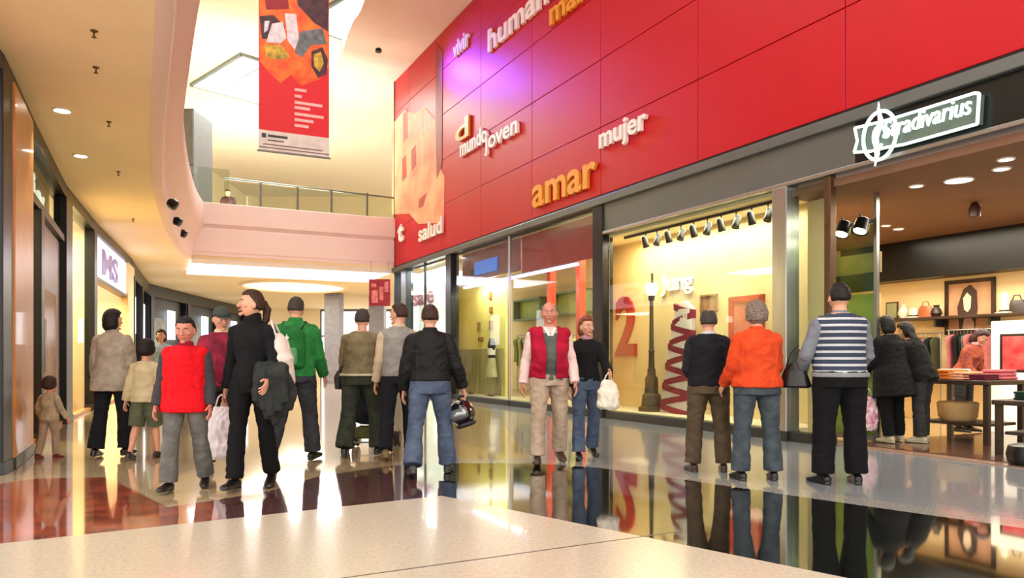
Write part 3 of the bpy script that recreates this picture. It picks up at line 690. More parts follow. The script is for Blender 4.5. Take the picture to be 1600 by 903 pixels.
# ------------------------------------------------------------------ right hand: red wall, fascia, shopfronts
UR = ux(2300); UL = ux(616); UEND = 14.8
ZR = 4.33
mb = MB(); PW = 2.76; x = -.03; xs = []
while x > UL: xs.append(x); x -= PW
xs.append(UL); xs = sorted(xs); x = xs[-1]
while x < UEND: x += PW; xs.append(min(x, UEND))
rows = [ZR, 5.65, 6.97, 8.29, 9.61, 10.74]
mb.box(UL, UEND, .03, .30, ZR, 10.74)
for a, b in zip(xs, xs[1:]):
    for c, d in zip(rows, rows[1:]): mb.box(a + .006, b - .006, -.0, .028, c + .006, d - .006, .008)
struct('wall_right', mb, M['red'], WF)
mb = MB(); mb.box(UL, UL + .06, -.02, .3, 0, 10.74); struct('trim_3', mb, M['char'], WF)
# dark shadow gap, ledge and grey fascia
mb = MB(); mb.box(UL, UEND, .0, .3, 4.27, ZR); struct('trim_4', mb, M['black'], WF)
mb = MB(); mb.box(UL, UEND, -.10, .3, 4.12, 4.27, .015); struct('trim_5', mb, M['fascia'], WF)
u_p1 = ux(938); u_p2 = ux(1223); u_sign = ux(1338)
mb = MB(); mb.box(u_p1, u_sign, -.02, .25, 3.60, 4.12); struct('trim_6', mb, M['fascia'], WF)
mb = MB(); mb.box(u_sign, UEND, -.02, .25, 3.60, 4.12); struct('trim_7', mb, mat('green_black_fascia', (20, 26, 24), rough=.3, metal=.3), WF)
mb = MB(); mb.box(u_p1, UEND, -.05, .28, 3.545, 3.60, .008); struct('trim_8', mb, M['steel'], WF)
# posts
def post(px, w, z1, m, label, name='shopfront_post', y0=-.06, y1=.2):
    u = ux(px); t = thing(name, label, 'post', (u, 0, 0), WF)
    mb = MB(); mb.box(u - w / 2, u + w / 2, y0, y1, 0.003, z1, .012); put('shaft', mb, m, t, WF)
    mb = MB(); mb.box(u - w / 2 - .015, u + w / 2 + .015, y0 - .015, y1, 0.003, .14, .006); put('foot_plate', mb, M['char'], t, WF)
post(937, .34, 4.12, M['black'], 'broad black post between the red-topped window and the cream window')
post(1222, .26, 3.545, M['steel'], 'brushed steel post right of the cream display window')
post(703, .40, 4.12, M['black'], 'black post left of the yellow display window')
post(633, .5, 4.12, M['char'], 'dark post at the far end of the shopfronts')
post(796, .07, 4.12, M['steel'], 'thin steel mullion dividing the red-topped windows', y0=-.03, y1=.04)
post(664, .07, 4.12, M['char'], 'thin dark mullion in the far white window', y0=-.03, y1=.04)
post(1294, .10, 3.545, mat('bronze_frame', (96, 70, 46), rough=.4, metal=.6), 'bronze door post left of the open shop entrance', y0=-.02, y1=.1)
mb = MB(); mb.box(UL, ux(1296), -.03, .12, 0, .14, .01); struct('baseboard_right', mb, M['char'], WF)
def pane(n, a, b, z1, parent=None, y=.03):
    mb = MB(); mb.box(a, b, y, y + .012, .12, z1); struct('window_%d' % n, mb, M['glass'], WF)
pane(4, ux(707), ux(794), 4.12); pane(5, ux(798), ux(928), 4.12); pane(6, ux(948), ux(1214), 3.55); pane(7, ux(1232), ux(1290), 3.55); pane(8, ux(640), ux(697), 4.12)

# ---- lettering on the red wall
def word(txt, px, py, h, m, label, bold=.012, xs=1.0, depth=.07, w=None):
    u = ux(px); z = uz(px, py); mb = MB()
    mb.text(txt, 0, 0, h, depth=depth, bold=bold)
    w0 = max(v.x for v in mb.v); k = (w / w0) if w else xs
    mb.v = [Vector((u + v.x * k, v.y - .05, z + v.z)) for v in mb.v]
    put('wall_lettering', mb, m, F=WF, label=label, cat='lettering')
def span(p0, p1): return ux(p1) - ux(p0)
word('amar', 836, 325, .98, M['gold'], 'amber word amar sitting on the ledge of the red wall', w=span(836, 936), bold=.02)
word('mujer', 940, 233, .54, M['letw'], 'white word mujer on the red wall, nearest of the words', w=span(940, 1015))
word('humana', 765, 84, .80, M['letw'], 'large white word humana high on the red wall', w=span(765, 880), bold=.015)
word('mar', 862, 42, .70, M['gold'], 'amber word high on the red wall beneath humana', w=span(862, 922), bold=.015)
word('mundo', 722, 246, .62, M['letw'], 'pale word mundo in the middle of the red wall', w=span(722, 765))
word('joven', 762, 236, .62, M['letw'], 'pale word joven following mundo on the red wall', w=span(764, 815))
word('d', 714, 226, .8, M['gold'], 'amber letter d above the pale words on the red wall', w=span(714, 736))
word('vivir', 712, 92, .65, M['letw'], 'small pale word beside the violet glow on the red wall', w=span(712, 736))
word('salud', 657, 378, .7, M['letw'], 'pale word low at the far end of the red wall', w=span(657, 694))
word('t', 625, 378, .9, M['letw'], 'single white letter at the far corner of the red wall', w=span(625, 633), bold=.03)
# flat cream, red and grey patches at the far end of the red wall
mu = thing('wall_patch', 'cream patch with red bars at the far end of the red wall', 'patch', (ux(650), 0, uz(650, 330)), WF)
def patch(nm, pts, m, y):
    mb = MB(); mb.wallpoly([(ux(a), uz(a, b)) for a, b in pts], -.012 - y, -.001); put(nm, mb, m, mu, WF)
patch('cream_field', [(613, 335), (613, 195), (632, 172), (648, 178), (664, 168), (684, 190), (688, 262), (695, 275), (694, 348), (654, 350), (640, 334)], mat('patch_cream', (240, 176, 130), rough=.5, rgb2=(226, 110, 90), scale=1.1), 0)
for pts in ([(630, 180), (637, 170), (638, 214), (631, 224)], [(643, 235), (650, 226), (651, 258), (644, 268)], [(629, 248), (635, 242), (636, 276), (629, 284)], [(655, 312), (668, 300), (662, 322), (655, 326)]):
    patch('red_bar', pts, mat('patch_red', (176, 50, 44), rough=.5), .003)
patch('dark_red_bar', [(682, 66), (692, 80), (691, 258), (683, 280), (681, 200)], mat('patch_dark_red', (150, 12, 30), rough=.5), .003)
patch('grey_patch', [(652, 190), (664, 172), (676, 186), (672, 206), (664, 214), (655, 206)], mat('patch_grey', (160, 136, 120), rough=.5, rgb2=(206, 180, 150), scale=4), .003)

# ---- illuminated emblem sign on the dark fascia
sg = thing('illuminated_shop_sign', 'white lit emblem sign with ring and clef on the dark fascia', 'sign', (ux(1440), 0, uz(1440, 215)), WF)
SW = mat('sign_white_light', (226, 244, 238), emit=.7, rough=.4, var=.02)
d = -.10
def sp(px, py): return (ux(px), uz(px, py))
def ring_outline(name, pts, r=.016, m=SW, y=-.12, closed=True):
    q = [(u, y, z) for u, z in (sp(*p) for p in pts)]
    if closed: q.append(q[0])
    mb = MB()
    for a, b in zip(q, q[1:]): mb.tube([a, b], r, 8)
    put(name, mb, m, sg, WF, smooth=True)
plq = [(1346, 202), (1372, 196), (1396, 190), (1420, 183), (1534, 148), (1541, 149), (1538, 196), (1422, 228), (1396, 232), (1372, 238), (1345, 240), (1350, 222)]
mb = MB(); mb.wallpoly([sp(*p) for p in plq], -.09, -.02); put('plaque', mb, mat('sign_grey_green', (92, 110, 100), rough=.4), sg, WF)
ring_outline('plaque_outline', plq, .018)
def uzoff(cx, cy, rx, rz, n=28):
    cu, cz = sp(cx, cy); return [(cu + rx * math.cos(2 * PI * i / n), -.135, cz + rz * math.sin(2 * PI * i / n)) for i in range(n + 1)]
mb = MB(); mb.tube(uzoff(1386, 214, .22, .29), .022, 8); put('ring', mb, SW, sg, WF, smooth=True)
cu, cz = sp(1386, 214)
mb = MB(); mb.tube([(cu, -.15, cz + .40), (cu, -.15, cz + .30), (cu + .03, -.15, cz + .16), (cu - .04, -.15, cz - .02), (cu - .02, -.15, cz - .22), (cu - .05, -.15, cz - .36)], [.006, .02, .032, .034, .03, .008], 8); put('clef_stroke', mb, SW, sg, WF, smooth=True)
mb = MB(); mb.tube([(cu + .09 * math.cos(t * .5) * (1 - t * .03), -.15, cz - .02 + .13 * math.sin(t * .5)) for t in range(12)], .018, 8); put('clef_curl', mb, SW, sg, WF, smooth=True)
mb = MB(); mb.text('Stradivarius', 0, 0, .30, depth=.03, bold=.0, shear=.2); w0 = max(v.x for v in mb.v); u0, z0 = sp(1388, 222); kk = (ux(1528) - u0) / w0
mb.v = [Vector((u0 + v.x * kk, v.y - .11, z0 + .02 + v.z + 0)) for v in mb.v]; put('lettering', mb, SW, sg, WF)

# ------------------------------------------------------------------ display window with the lamp post (x from post to post)
wa, wb = ux(948), ux(1214); DB = .95
wl_ = ux(949, DB) - .05
mb = MB(); mb.box(wl_, wb + .1, DB, DB + .1, 0, 3.56); mb.prism([(wa - .10, .10), (wa - .04, .10), (wl_ + .06, DB + .02), (wl_, DB + .02)], 0, 3.56)
struct('wall_display', mb, M['shopcream'], WF)
mb = MB(); mb.prism([(wa - .08, .1), (wb + .1, .1), (wb + .1, DB), (wl_ + .03, DB)], .003, .16); struct('floor_display', mb, M['cream'], WF)
mb = MB(); mb.prism([(wa - .08, .1), (wb + .1, .1), (wb + .1, DB), (wl_ + .03, DB)], 3.5, 3.56); struct('ceiling_display', mb, M['cream'], WF)
# red numeral two on the backdrop
def on_back(px, py): return ux(px, DB), uz(px, py, DB)
u, z = on_back(964, 553); mb = MB(); mb.text('2', 0, 0, 1.0, depth=.05, bold=.03)
w0 = max(v.x for v in mb.v); h0 = max(v.z for v in mb.v); kw = (ux(996, DB) - u) / w0; kz = (uz(980, 463, DB) - uz(980, 553, DB)) / h0
mb.v = [Vector((u + v.x * kw, DB - .03 + v.y, z + v.z * kz)) for v in mb.v]; put('numeral', mb, mat('numeral_red', (186, 30, 30), rough=.5), F=WF, label='big red numeral 2 on the cream window backdrop', cat='numeral')
u, z = on_back(1037, 455); mb = MB(); mb.text('Jung', 0, 0, .42, depth=.04, bold=.012); w0 = max(v.x for v in mb.v); kw = (ux(1085, DB) - u) / w0
mb.v = [Vector((u + v.x * kw, DB - .03 + v.y, z + v.z)) for v in mb.v]; put('lettering', mb, M['letw'], F=WF, label='white lettering on the backdrop right of the lamp post', cat='lettering')
# lamp post
LD = .55; u = ux(1018, LD); g = .16; zt = uz(1018, 462, LD)
lpst = thing('street_lamp', 'dark street lamp standing in the cream display window', 'lamp', (u, LD, g), WF); IR = mat('olive_iron', (74, 66, 48), rough=.5, metal=.3)
mb = MB(); mb.lathe((u, LD, g), [(.24, 0), (.24, .08), (.19, .10), (.17, .30), (.13, .34), (.12, .62), (.08, .68), (.075, .80)], 20); put('base', mb, IR, lpst, WF, smooth=True)
mb = MB(); mb.lathe((u, LD, g), [(.06, .78), (.05, 1.1), (.065, 1.12), (.045, 1.16), (.034, zt - g - .1), (.06, zt - g - .08), (.06, zt - g)], 16); put('pole', mb, IR, lpst, WF, smooth=True)
mb = MB(); mb.lathe((u, LD, zt), [(.06, 0), (.10, .04), (.13, .16), (.10, .22), (.02, .24)], 16); put('lantern', mb, mat('lantern_white', (250, 244, 226), emit=1.2), lpst, WF, smooth=True)
mb = MB(); mb.tube([(u + .02, LD, zt + .22), (u + .02, LD, zt + .42)], .022); mb.tube([(u + .02, LD, zt + .24), (u - .13, LD, zt + .22)], .022); put('bracket', mb, IR, lpst, WF)
# candy-striped tapering pillar
ST = .62; bu0, bu1 = ux(1032, ST), ux(1086, ST); tu0, tu1 = ux(1056, ST), ux(1086, ST); zb0 = .16; zt0 = uz(1072, 470, ST)
cp = thing('striped_pillar', 'tapering pillar with red and white zigzag bands in the cream window', 'pillar', ((bu0 + bu1) / 2, ST, zb0), WF)
mb = MB(); mb.loft([(((bu0 + bu1) / 2, ST, zb0), ((bu1 - bu0) / 2, 0, 0), (0, .14, 0)), (((bu0 + bu1) / 2 + .01, ST, zb0 + .1), ((bu1 - bu0) / 2, 0, 0), (0, .13, 0)), (((tu0 + tu1) / 2, ST, zt0 - .15), ((tu1 - tu0) / 2, 0, 0), (0, .10, 0)), (((tu0 + tu1) / 2, ST, zt0), (.06, 0, 0), (0, .05, 0))], 24)
put('shaft', mb, mat('pillar_white', (226, 206, 200), rough=.6), cp, WF, smooth=True)
mb = MB(); NB = 11
for i in range(NB):
    t0 = (i + .35) / (NB + .2); z = zb0 + (zt0 - zb0) * t0; cx = (bu0 + bu1) / 2 * (1 - t0) + (tu0 + tu1) / 2 * t0; hw = ((bu1 - bu0) * (1 - t0) + (tu1 - tu0) * t0) / 2
    sgn = 1 if i % 2 else -1; h = .055; ky = .14 * (1 - t0) + .09 * t0
    mb.loft([((cx, ST, z - h), (hw * 1.03, 0, sgn * .075), (0, ky * 1.05, 0)), ((cx, ST, z + h), (hw * 1.03, 0, sgn * .075), (0, ky * 1.05, 0))], 24)
put('zigzag_band', mb, mat('pillar_red', (150, 26, 56), rough=.6), cp, WF)
tag(cp.children[-1], kind='stuff')
# posters
def poster(px0, px1, py0, py1, label, mf, mi, D=DB, fr=.05, th=.04):
    a, b = ux(px0, D), ux(px1, D); pc = (px0 + px1) / 2; z0, z1 = uz(pc, py1, D), uz(pc, py0, D)
    t = thing('framed_poster', label, 'poster', ((a + b) / 2, D, z0), WF)
    mb = MB(); mb.box(a, b, D - th, D - .002, z0, z0 + fr); mb.box(a, b, D - th, D - .002, z1 - fr, z1); mb.box(a, a + fr, D - th, D - .002, z0, z1); mb.box(b - fr, b, D - th, D - .002, z0, z1); put('frame', mb, mf, t, WF)
    mb = MB(); mb.box(a + fr * .8, b - fr * .8, D - th * .5, D - .002, z0 + fr * .8, z1 - fr * .8); put('print', mb, mi, t, WF); return t, (a, b, z0, z1)
poster(1141, 1196, 462, 545, 'red framed poster on the backdrop left of the steel post', mat('frame_red', (206, 50, 30), rough=.4), mat('print_pink', (232, 130, 112), rough=.5, rgb2=(206, 90, 76), scale=3), fr=.10)
poster(1096, 1122, 460, 488, 'small faded print on the backdrop above the man in the dark vest', mat('frame_tan', (170, 130, 90), rough=.5), mat('print_tan', (196, 140, 110), rough=.5, rgb2=(140, 110, 70), scale=5), fr=.03)
# track spotlights along the top
TD = .35
tr = thing('light_track', 'thin dark light track at the top of the cream display window', 'light track', ((wa + wb) / 2, TD, 3.44), WF)
mb = MB(); mb.box(wa + .1, wb - .05, TD - .02, TD + .02, 3.455, 3.50); put('rail', mb, M['black'], tr, WF)
def spot(u, y, z, label, group, F=WF, r=.055, tilt=35, m=None, lit=False):
    t = thing('track_spotlight', label, 'spotlight', (u, y, z), F, group)
    T = Matrix.Translation((u, y, z)) @ Matrix.Rotation(R(tilt), 4, 'X')
    mb = MB(); mb.lathe((0, 0, 0), [(r * .55, .16), (r * .9, .13), (r, .0), (r * 1.15, -.05), (r * 1.1, -.055), (r * .7, -.03)][::-1], 16, T); put('lamp_head', mb, m or M['black'], t, F, smooth=True)
    mb = MB(); mb.tube([(u, y, z + .10), (u, y, z + .2)], .014); put('stem', mb, M['black'], t, F)
    mb = MB(); mb.cyl((0, 0), r * .8, -.045, -.035, T=T); put('bulb', mb, M['lampw'] if lit else M['char'], t, F); return t
ns = 11
for i in range(ns):
    u = ux(985) + (ux(1200) - ux(985)) * i / (ns - 1)
    spot(u, TD, 3.26, 'small black spotlight in the row above the cream display window', 'spotlights above the cream window', tilt=-20 if i % 2 else 20)

# ------------------------------------------------------------------ narrow window right of the steel post: cream screen
a, b = ux(1232), ux(1300)
mb = MB(); mb.box(a - .1, ux(1292, .5), .5, .58, 0, 3.56); struct('wall_screen', mb, M['shopcream'], WF)
sl = ux(1336, 5.5); mb = MB(); mb.box(sl - .08, sl, DB + .12, 5.5, 0, 3.56); struct('wall_party', mb, M['shopcream'], WF)
hk = thing('hanging_bag', 'small dark bag hanging on the cream screen by the striped sweater man', 'bag', (ux(1243, .42), .42, uz(1243, 468, .42)), WF)
u = ux(1243, .42); z = uz(1243, 468, .42)
mb = MB(); mb.loft([((u, .42, z), (.05, 0, 0), (0, .03, 0)), ((u, .42, z + .16), (.06, 0, 0), (0, .035, 0)), ((u, .42, z + .26), (.03, 0, 0), (0, .02, 0))], 14); put('pouch', mb, M['black'], hk, WF, smooth=True)
mb = MB(); mb.tube([(u - .03, .42, z + .25), (u - .015, .47, z + .45), (u + .03, .42, z + .25)], .007); put('strap', mb, M['black'], hk, WF)
mb = MB(); mb.tube([(u - .015, .505, z + .45), (u - .015, .46, z + .45), (u - .015, .45, z + .47)], .006); put('hook', mb, M['steel'], hk, WF)

# ------------------------------------------------------------------ the open shop on the right
SD = 5.5; sr_ = UEND
mb = MB(); mb.box(sl, sr_, SD, SD + .1, 0, 3.5); struct('wall_shop_back', mb, M['shopcream'], WF)
mb = MB(); mb.box(sr_ - .1, sr_, .3, SD, 0, 3.5); struct('wall_shop_side', mb, M['shopcream'], WF)
mb = MB(); mb.box(sl, sr_, DB + .11, SD, 3.40, 3.50); mb.box(wb + .11, sr_, .05, DB + .11, 3.40, 3.50); struct('ceiling_shop', mb, M['shopbrown'], WF)
mb = MB(); mb.box(sl, sr_, SD - .45, SD - .002, 2.66, 3.40); struct('trim_9', mb, M['black'], WF)
mb = MB(); mb.box(ux(1296), sr_, .36, SD, .003, .02); struct('floor_shop', mb, mat('shop_floor', (96, 62, 48), rough=.22, rgb2=(70, 44, 36), stretch=(1, 6, 1), scale=3, coat=.4), WF)
mb = MB(); mb.box(ux(1296), sr_, .10, .36, .003, .012); struct('trim_10', mb, mat('threshold', (150, 120, 104), rough=.25), WF)
# glass side screen of the entrance with green panel
a, b = ux(1298, .9), ux(1372, .9)
gs = thing('glass_display_case', 'green glass display case with dark band beside the shop entrance', 'display case', ((a + b) / 2, .9, 0.02), WF)
mb = MB(); mb.box(a, b, .88, .90, .1, 3.0); put('pane', mb, glass('green_glass', (228, 240, 216)), gs, WF)
mb = MB(); mb.box(b - .035, b + .01, .86, .92, .02, 3.40); mb.box(a, b, .86, .92, 3.0, 3.06); mb.box(a, b, .86, .92, .02, .1); put('frame', mb, M['steel'], gs, WF)
mb = MB(); mb.box(a, b - .04, .98, 1.02, .02, 2.05); put('back_panel', mb, mat('olive_panel', (200, 196, 130), rough=.5, rgb2=(170, 170, 110), scale=3), gs, WF)
mb = MB(); mb.box(a, b - .04, .92, .975, 2.08, 2.34, .01); put('dark_band', mb, mat('dark_green_band', (28, 40, 30), rough=.4), gs, WF)
mb = MB(); mb.box(a, b - .04, 1.0, 1.04, 2.34, 2.62); put('tan_panel', mb, mat('tan_panel', (150, 128, 84), rough=.5), gs, WF)
for i, px in enumerate((1316, 1345)):
    spot(ux(px, .7), .7, uz(px, 362 - i * 5, .7), ('black entrance spotlight, left of the pair by the glass case', 'black entrance spotlight, right of the pair by the glass case')[i], None, r=.10, tilt=-25, lit=True)
# recessed lights in the shop ceiling
for i, (px, py) in enumerate(((1432, 290), (1498, 281), (1565, 263), (1572, 248), (1384, 352), (1404, 357))):
    Y = (3.40 - EYE) * FPX / (HZ - py); x = (px - 800) * Y / FPX
    downlight(x, Y, 3.40, 'round lit downlight in the brown shop ceiling, ' + ('left of the long one', 'the long wide one', 'above the framed portrait', 'closest to the fascia', 'far left by the glass case', 'just right of the far left one')[i], 'downlights in the brown shop ceiling', r=(.08, .16, .09, .08, .07, .08)[i])
Yc = (3.40 - EYE) * FPX / (HZ - 330) * .95; c = at_depth(1523, 330, 10.6)
cam_ = thing('pendant_spotlight', 'dark pendant hanging from the brown shop ceiling above the tables', 'spotlight', c); mb = MB(); mb.lathe(tuple(c), [(.03, -.1), (.075, -.08), (.08, .04), (.04, .12)], 16); put('lamp_head', mb, mat('dark_maroon', (60, 24, 20), rough=.4), cam_, smooth=True)
mb = MB(); mb.tube([(c.x, c.y, c.z + .1), (c.x, c.y, 3.40)], .008); put('stem', mb, M['black'], cam_)
# portrait on the back wall
t, (a, b, z0, z1) = poster(1478, 1557, 436, 522, 'large framed portrait print on the cream back wall of the shop', mat('frame_dark', (60, 36, 24), rough=.4), mat('print_sepia', (206, 160, 120), rough=.5, rgb2=(170, 120, 90), scale=2.5), D=SD, fr=.07)
w_ = b - a; h_ = z1 - z0
def on_print(nm, pts, m, y):
    mb = MB(); mb.wallpoly([(a + w_ * x, z0 + h_ * z) for x, z in pts], SD - .032 - y, SD - .012); put(nm, mb, m, t, WF)
on_print('printed_hair', [(.3, .1), (.26, .5), (.38, .82), (.52, .9), (.64, .78), (.66, .45), (.6, .1)], mat('print_dark', (66, 42, 34), rough=.5), .0)
on_print('printed_face', [(.40, .45), (.38, .66), (.46, .76), (.54, .68), (.53, .48), (.47, .40)], mat('print_face', (240, 214, 184), rough=.5), .004)
on_print('printed_shoulder', [(.36, .08), (.40, .28), (.52, .34), (.6, .2), (.6, .08)], mat('print_shirt', (214, 170, 150), rough=.5), .004)
# shelf with small things
sh = thing('wall_shelf', 'long dark shelf on the cream back wall of the shop', 'shelf', (ux(1440, SD), SD - .2, 1.88), WF)
mb = MB(); mb.box(ux(1380, SD), ux(1800, SD), SD - .36, SD - .003, 1.88, 1.93, .005); put('board', mb, M['dwood'], sh, WF)
mb = MB()
for px in (1385, 1475, 1560, 1650): mb.box(ux(px, SD), ux(px, SD) + .04, SD - .3, SD - .003, 1.74, 1.885)
put('bracket', mb, M['char'], sh, WF); tag(sh.children[-1], kind='stuff')
def small(px, w, h, m, label, shape, cat):
    u = ux(px, SD - .18); y = SD - .19; z = 1.931
    if shape == 'frame':
        t = thing('photo_frame', label, cat, (u, y, z), WF); mb = MB(); mb.box(u - w / 2, u + w / 2, y, y + .03, z, z + h, .006); put('frame', mb, M['dwood'], t, WF)
        mb = MB(); mb.box(u - w / 2 + .025, u + w / 2 - .025, y - .004, y + .01, z + .025, z + h - .025); put('print', mb, m, t, WF)
    elif shape == 'vase':
        mb = MB(); mb.lathe((u, y, z), [(w * .3, 0), (w * .5, h * .3), (w * .42, h * .6), (w * .22, h * .85), (w * .3, h)], 18); put('vase', mb, m, F=WF, smooth=True, label=label, cat=cat)
    elif shape == 'bag':
        t = thing('handbag', label, cat, (u, y, z), WF); mb = MB(); mb.loft([((u, y, z), (w / 2, 0, 0), (0, .07, 0)), ((u, y, z + h * .5), (w * .48, 0, 0), (0, .06, 0)), ((u, y, z + h * .72), (w * .36, 0, 0), (0, .03, 0))], 16); put('pouch', mb, m, t, WF, smooth=True)
        mb = MB(); mb.tube([(u - w * .25, y, z + h * .7), (u - w * .15, y, z + h), (u + w * .15, y, z + h), (u + w * .25, y, z + h * .7)], .01); put('handle', mb, m, t, WF)
    else:
        t = thing('hat', label, cat, (u, y, z), WF); mb = MB(); mb.lathe((u, y, z), [(w * .5, 0), (w * .5, .015), (w * .3, .03), (w * .28, h * .8), (w * .15, h)], 20); put('crown', mb, m, t, WF, smooth=True)
        mb = MB(); mb.lathe((u, y, z + .02), [(w * .305, 0), (w * .30, .035)], 20); put('ribbon', mb, M['black'], t, WF)
cd = mat('dark_leather', (54, 38, 34), rough=.4); cw = mat('pale_ceramic', (236, 220, 190), rough=.3); co = mat('tan_leather', (170, 96, 54), rough=.4)
small(1394, .26, .34, mat('print_green', (150, 150, 110), rough=.5), 'small dark photo frame at the left end of the shop shelf', 'frame', 'photo frame')
small(1412, .2, .28, cw, 'pale vase on the shelf right of the small photo frame', 'vase', 'vase')
small(1428, .3, .2, cw, 'cream hat on the shelf between the vase and the tan bag', 'hat', 'hat')
small(1447, .3, .30, co, 'tan handbag on the shelf left of the portrait', 'bag', 'bag')
small(1464, .2, .22, cd, 'dark vase on the shelf beneath the left of the portrait', 'vase', 'vase')
small(1572, .32, .36, cw, 'white hat on the shelf right of the portrait', 'hat', 'hat')
small(1590, .3, .3, cd, 'dark handbag on the shelf right of the white hat', 'bag', 'bag')
# lit white poster unit
PD = 3.6; a, b = ux(1548, PD), ux(1680, PD)
lb = thing('poster_lightbox', 'bright white display unit with a red poster in the shop', 'display unit', ((a + b) / 2, PD, .02), WF)
mb = MB(); mb.box(a, b, PD, PD + .25, .02, 1.72, .02); put('cabinet', mb, mat('unit_white', (250, 244, 222), emit=.45, rough=.4, var=.02), lb, WF)
mb = MB(); mb.box(ux(1568, PD), ux(1640, PD), PD - .03, PD - .001, .98, 1.48, .008); put('poster', mb, mat('poster_red', (214, 44, 60), rough=.4, rgb2=(240, 120, 120), scale=6), lb, WF)
mb = MB(); mb.box(ux(1568, PD) - .04, ux(1640, PD) + .04, PD - .02, PD - .0005, .94, 1.52, .004); put('poster_frame', mb, cd, lb, WF)
# clothes rails along the back wall
def garment(u, y, z, h, m, F=WF, w=.42, label=None, group=None, ang=70):
    t = thing('hanging_garment', label, 'garment', (u, y, z), F, group); c = Matrix.Translation((u, y, z)) @ Matrix.Rotation(R(ang), 4, 'Z')
    mb = MB(); mb.loft([((0, 0, -h), (w * .40, 0, 0), (0, .045, 0)), ((0, 0, -h * .5), (w * .36, 0, 0), (0, .04, 0)), ((0, 0, -.16), (w * .48, 0, 0), (0, .03, 0)), ((0, 0, -.10), (w * .42, 0, 0), (0, .022, 0)), ((0, 0, -.055), (w * .12, 0, 0), (0, .016, 0))], 16, c); put('cloth', mb, m, t, F, smooth=True)
    mb = MB(); mb.tube([c @ Vector((0, 0, -.07)), c @ Vector((0, 0, -.02)), c @ Vector((.015, 0, .005)), c @ Vector((0, 0, .02))], .004, 6); put('hanger', mb, M['steel'], t, F); return t
def rack(x0, x1, y, z, cols, label, glabel, group, F=WF, h=.8, n=9, legs=True):
    t = thing('clothes_rail', label, 'clothes rail', ((x0 + x1) / 2, y, .02), F)
    mb = MB(); mb.tube([(x0, y, z), (x1, y, z)], .014); put('rail', mb, M['steel'], t, F, smooth=True)
    for x in (x0 + .03, x1 - .03):
        mb = MB(); mb.tube([(x, y, .03), (x, y, z)], .014); mb.box(x - .02, x + .02, y - .22, y + .22, .005, .04, .005); put('upright', mb, M['steel'], t, F)
    for i in range(n):
        garment(x0 + .12 + (x1 - x0 - .24) * i / (n - 1), y, z - .022, h * (1 + .12 * ((i * 7) % 3 - 1)), cols[i % len(cols)], F, label=glabel, group=group, ang=78 + (i * 13) % 20)
G = lambda n, c: cloth('cloth_' + n, c)
gd = [G('black', (26, 24, 26)), G('maroon', (70, 26, 36)), G('olive', (70, 74, 50)), G('rose', (190, 110, 110)), G('dgreen', (34, 50, 38)), G('rust', (150, 72, 40)), G('greyc', (110, 108, 104))]
rack(ux(1400, SD - .4), ux(1475, SD - .4), SD - .45, 1.62, [gd[0], gd[2], gd[5], gd[6]], 'steel clothes rail against the back wall below the shelf', 'dark garment on the rail below the left part of the shelf', 'garments on the left back rail', n=10)
rack(ux(1483, SD - .4), ux(1560, SD - .4), SD - .45, 1.66, [gd[3], gd[1], gd[0], gd[4], gd[6]], 'steel clothes rail under the framed portrait', 'garment in rose and dark shades on the rail under the portrait', 'garments under the portrait', n=11)
# tables with folded clothes
def table(x0, x1, y0, y1, z, label, m, F=WF):
    t = thing('display_table', label, 'table', ((x0 + x1) / 2, (y0 + y1) / 2, .02), F)
    mb = MB(); mb.box(x0, x1, y0, y1, z - .06, z, .01); put('tabletop', mb, m, t, F)
    mb = MB(); mb.box(x0 + .1, x1 - .1, y0 + .1, y1 - .1, .25, .29, .005); put('lower_shelf', mb, m, t, F)
    for x in (x0 + .06, x1 - .06):
        for y in (y0 + .06, y1 - .06): mb = MB(); mb.box(x - .035, x + .035, y - .035, y + .035, .02, z - .06, .006); put('leg', mb, m, t, F)
    return t
t1 = (ux(1436, 1.9), ux(1560, 1.9)); table(t1[0], t1[1], 1.7, 2.6, .86, 'dark display table with folded clothes behind the browsing shoppers', M['dwood'])
t2 = (ux(1545, .9), ux(1800, .9)); table(t2[0], t2[1], .95, 1.9, .66, 'low dark display table at the right edge near the entrance', M['dwood'])
def folded(u, y, z, w, d, h, m, label, n=3, F=WF):
    mb = MB()
    for i in range(n):
        q = h / n; mb.box(u - w / 2 + .01 * (i % 2), u + w / 2 - .008 * (i % 3), y - d / 2, y + d / 2 - .01 * (i % 2), z + q * i, z + q * (i + 1) * .99, q * .45)
    put('folded_sweater', mb, m, F=F, smooth=True, label=label, cat='folded clothes')
zz = .861
names = [('cream', (240, 226, 190)), ('orange', (226, 120, 50)), ('peach', (240, 170, 130)), ('wine', (96, 30, 44)), ('white', (240, 236, 226)), ('bottle green', (34, 66, 50)), ('black', (30, 28, 30)), ('rose pink', (214, 110, 120))]
for i, (nm, c) in enumerate(names):
    u = t1[0] + .24 + (t1[1] - t1[0] - .48) * (i % 4) / 3; y = 1.95 + .42 * (i // 4)
    folded(u, y, zz, .30, .34, .08 + .03 * ((i * 5) % 3), G('fold_' + nm.replace(' ', '_'), c), nm + ' sweater folded on the display table behind the shoppers')
for i, (nm, c) in enumerate((('dark green', (30, 60, 46)), ('grey', (120, 120, 118)), ('plum', (80, 36, 60)), ('ivory', (232, 222, 200)))):
    u = t2[0] + .3 + .45 * i; folded(u, 1.35, .661, .34, .38, .10, G('low_' + nm.replace(' ', '_'), c), nm + ' sweater folded on the low table at the right edge')
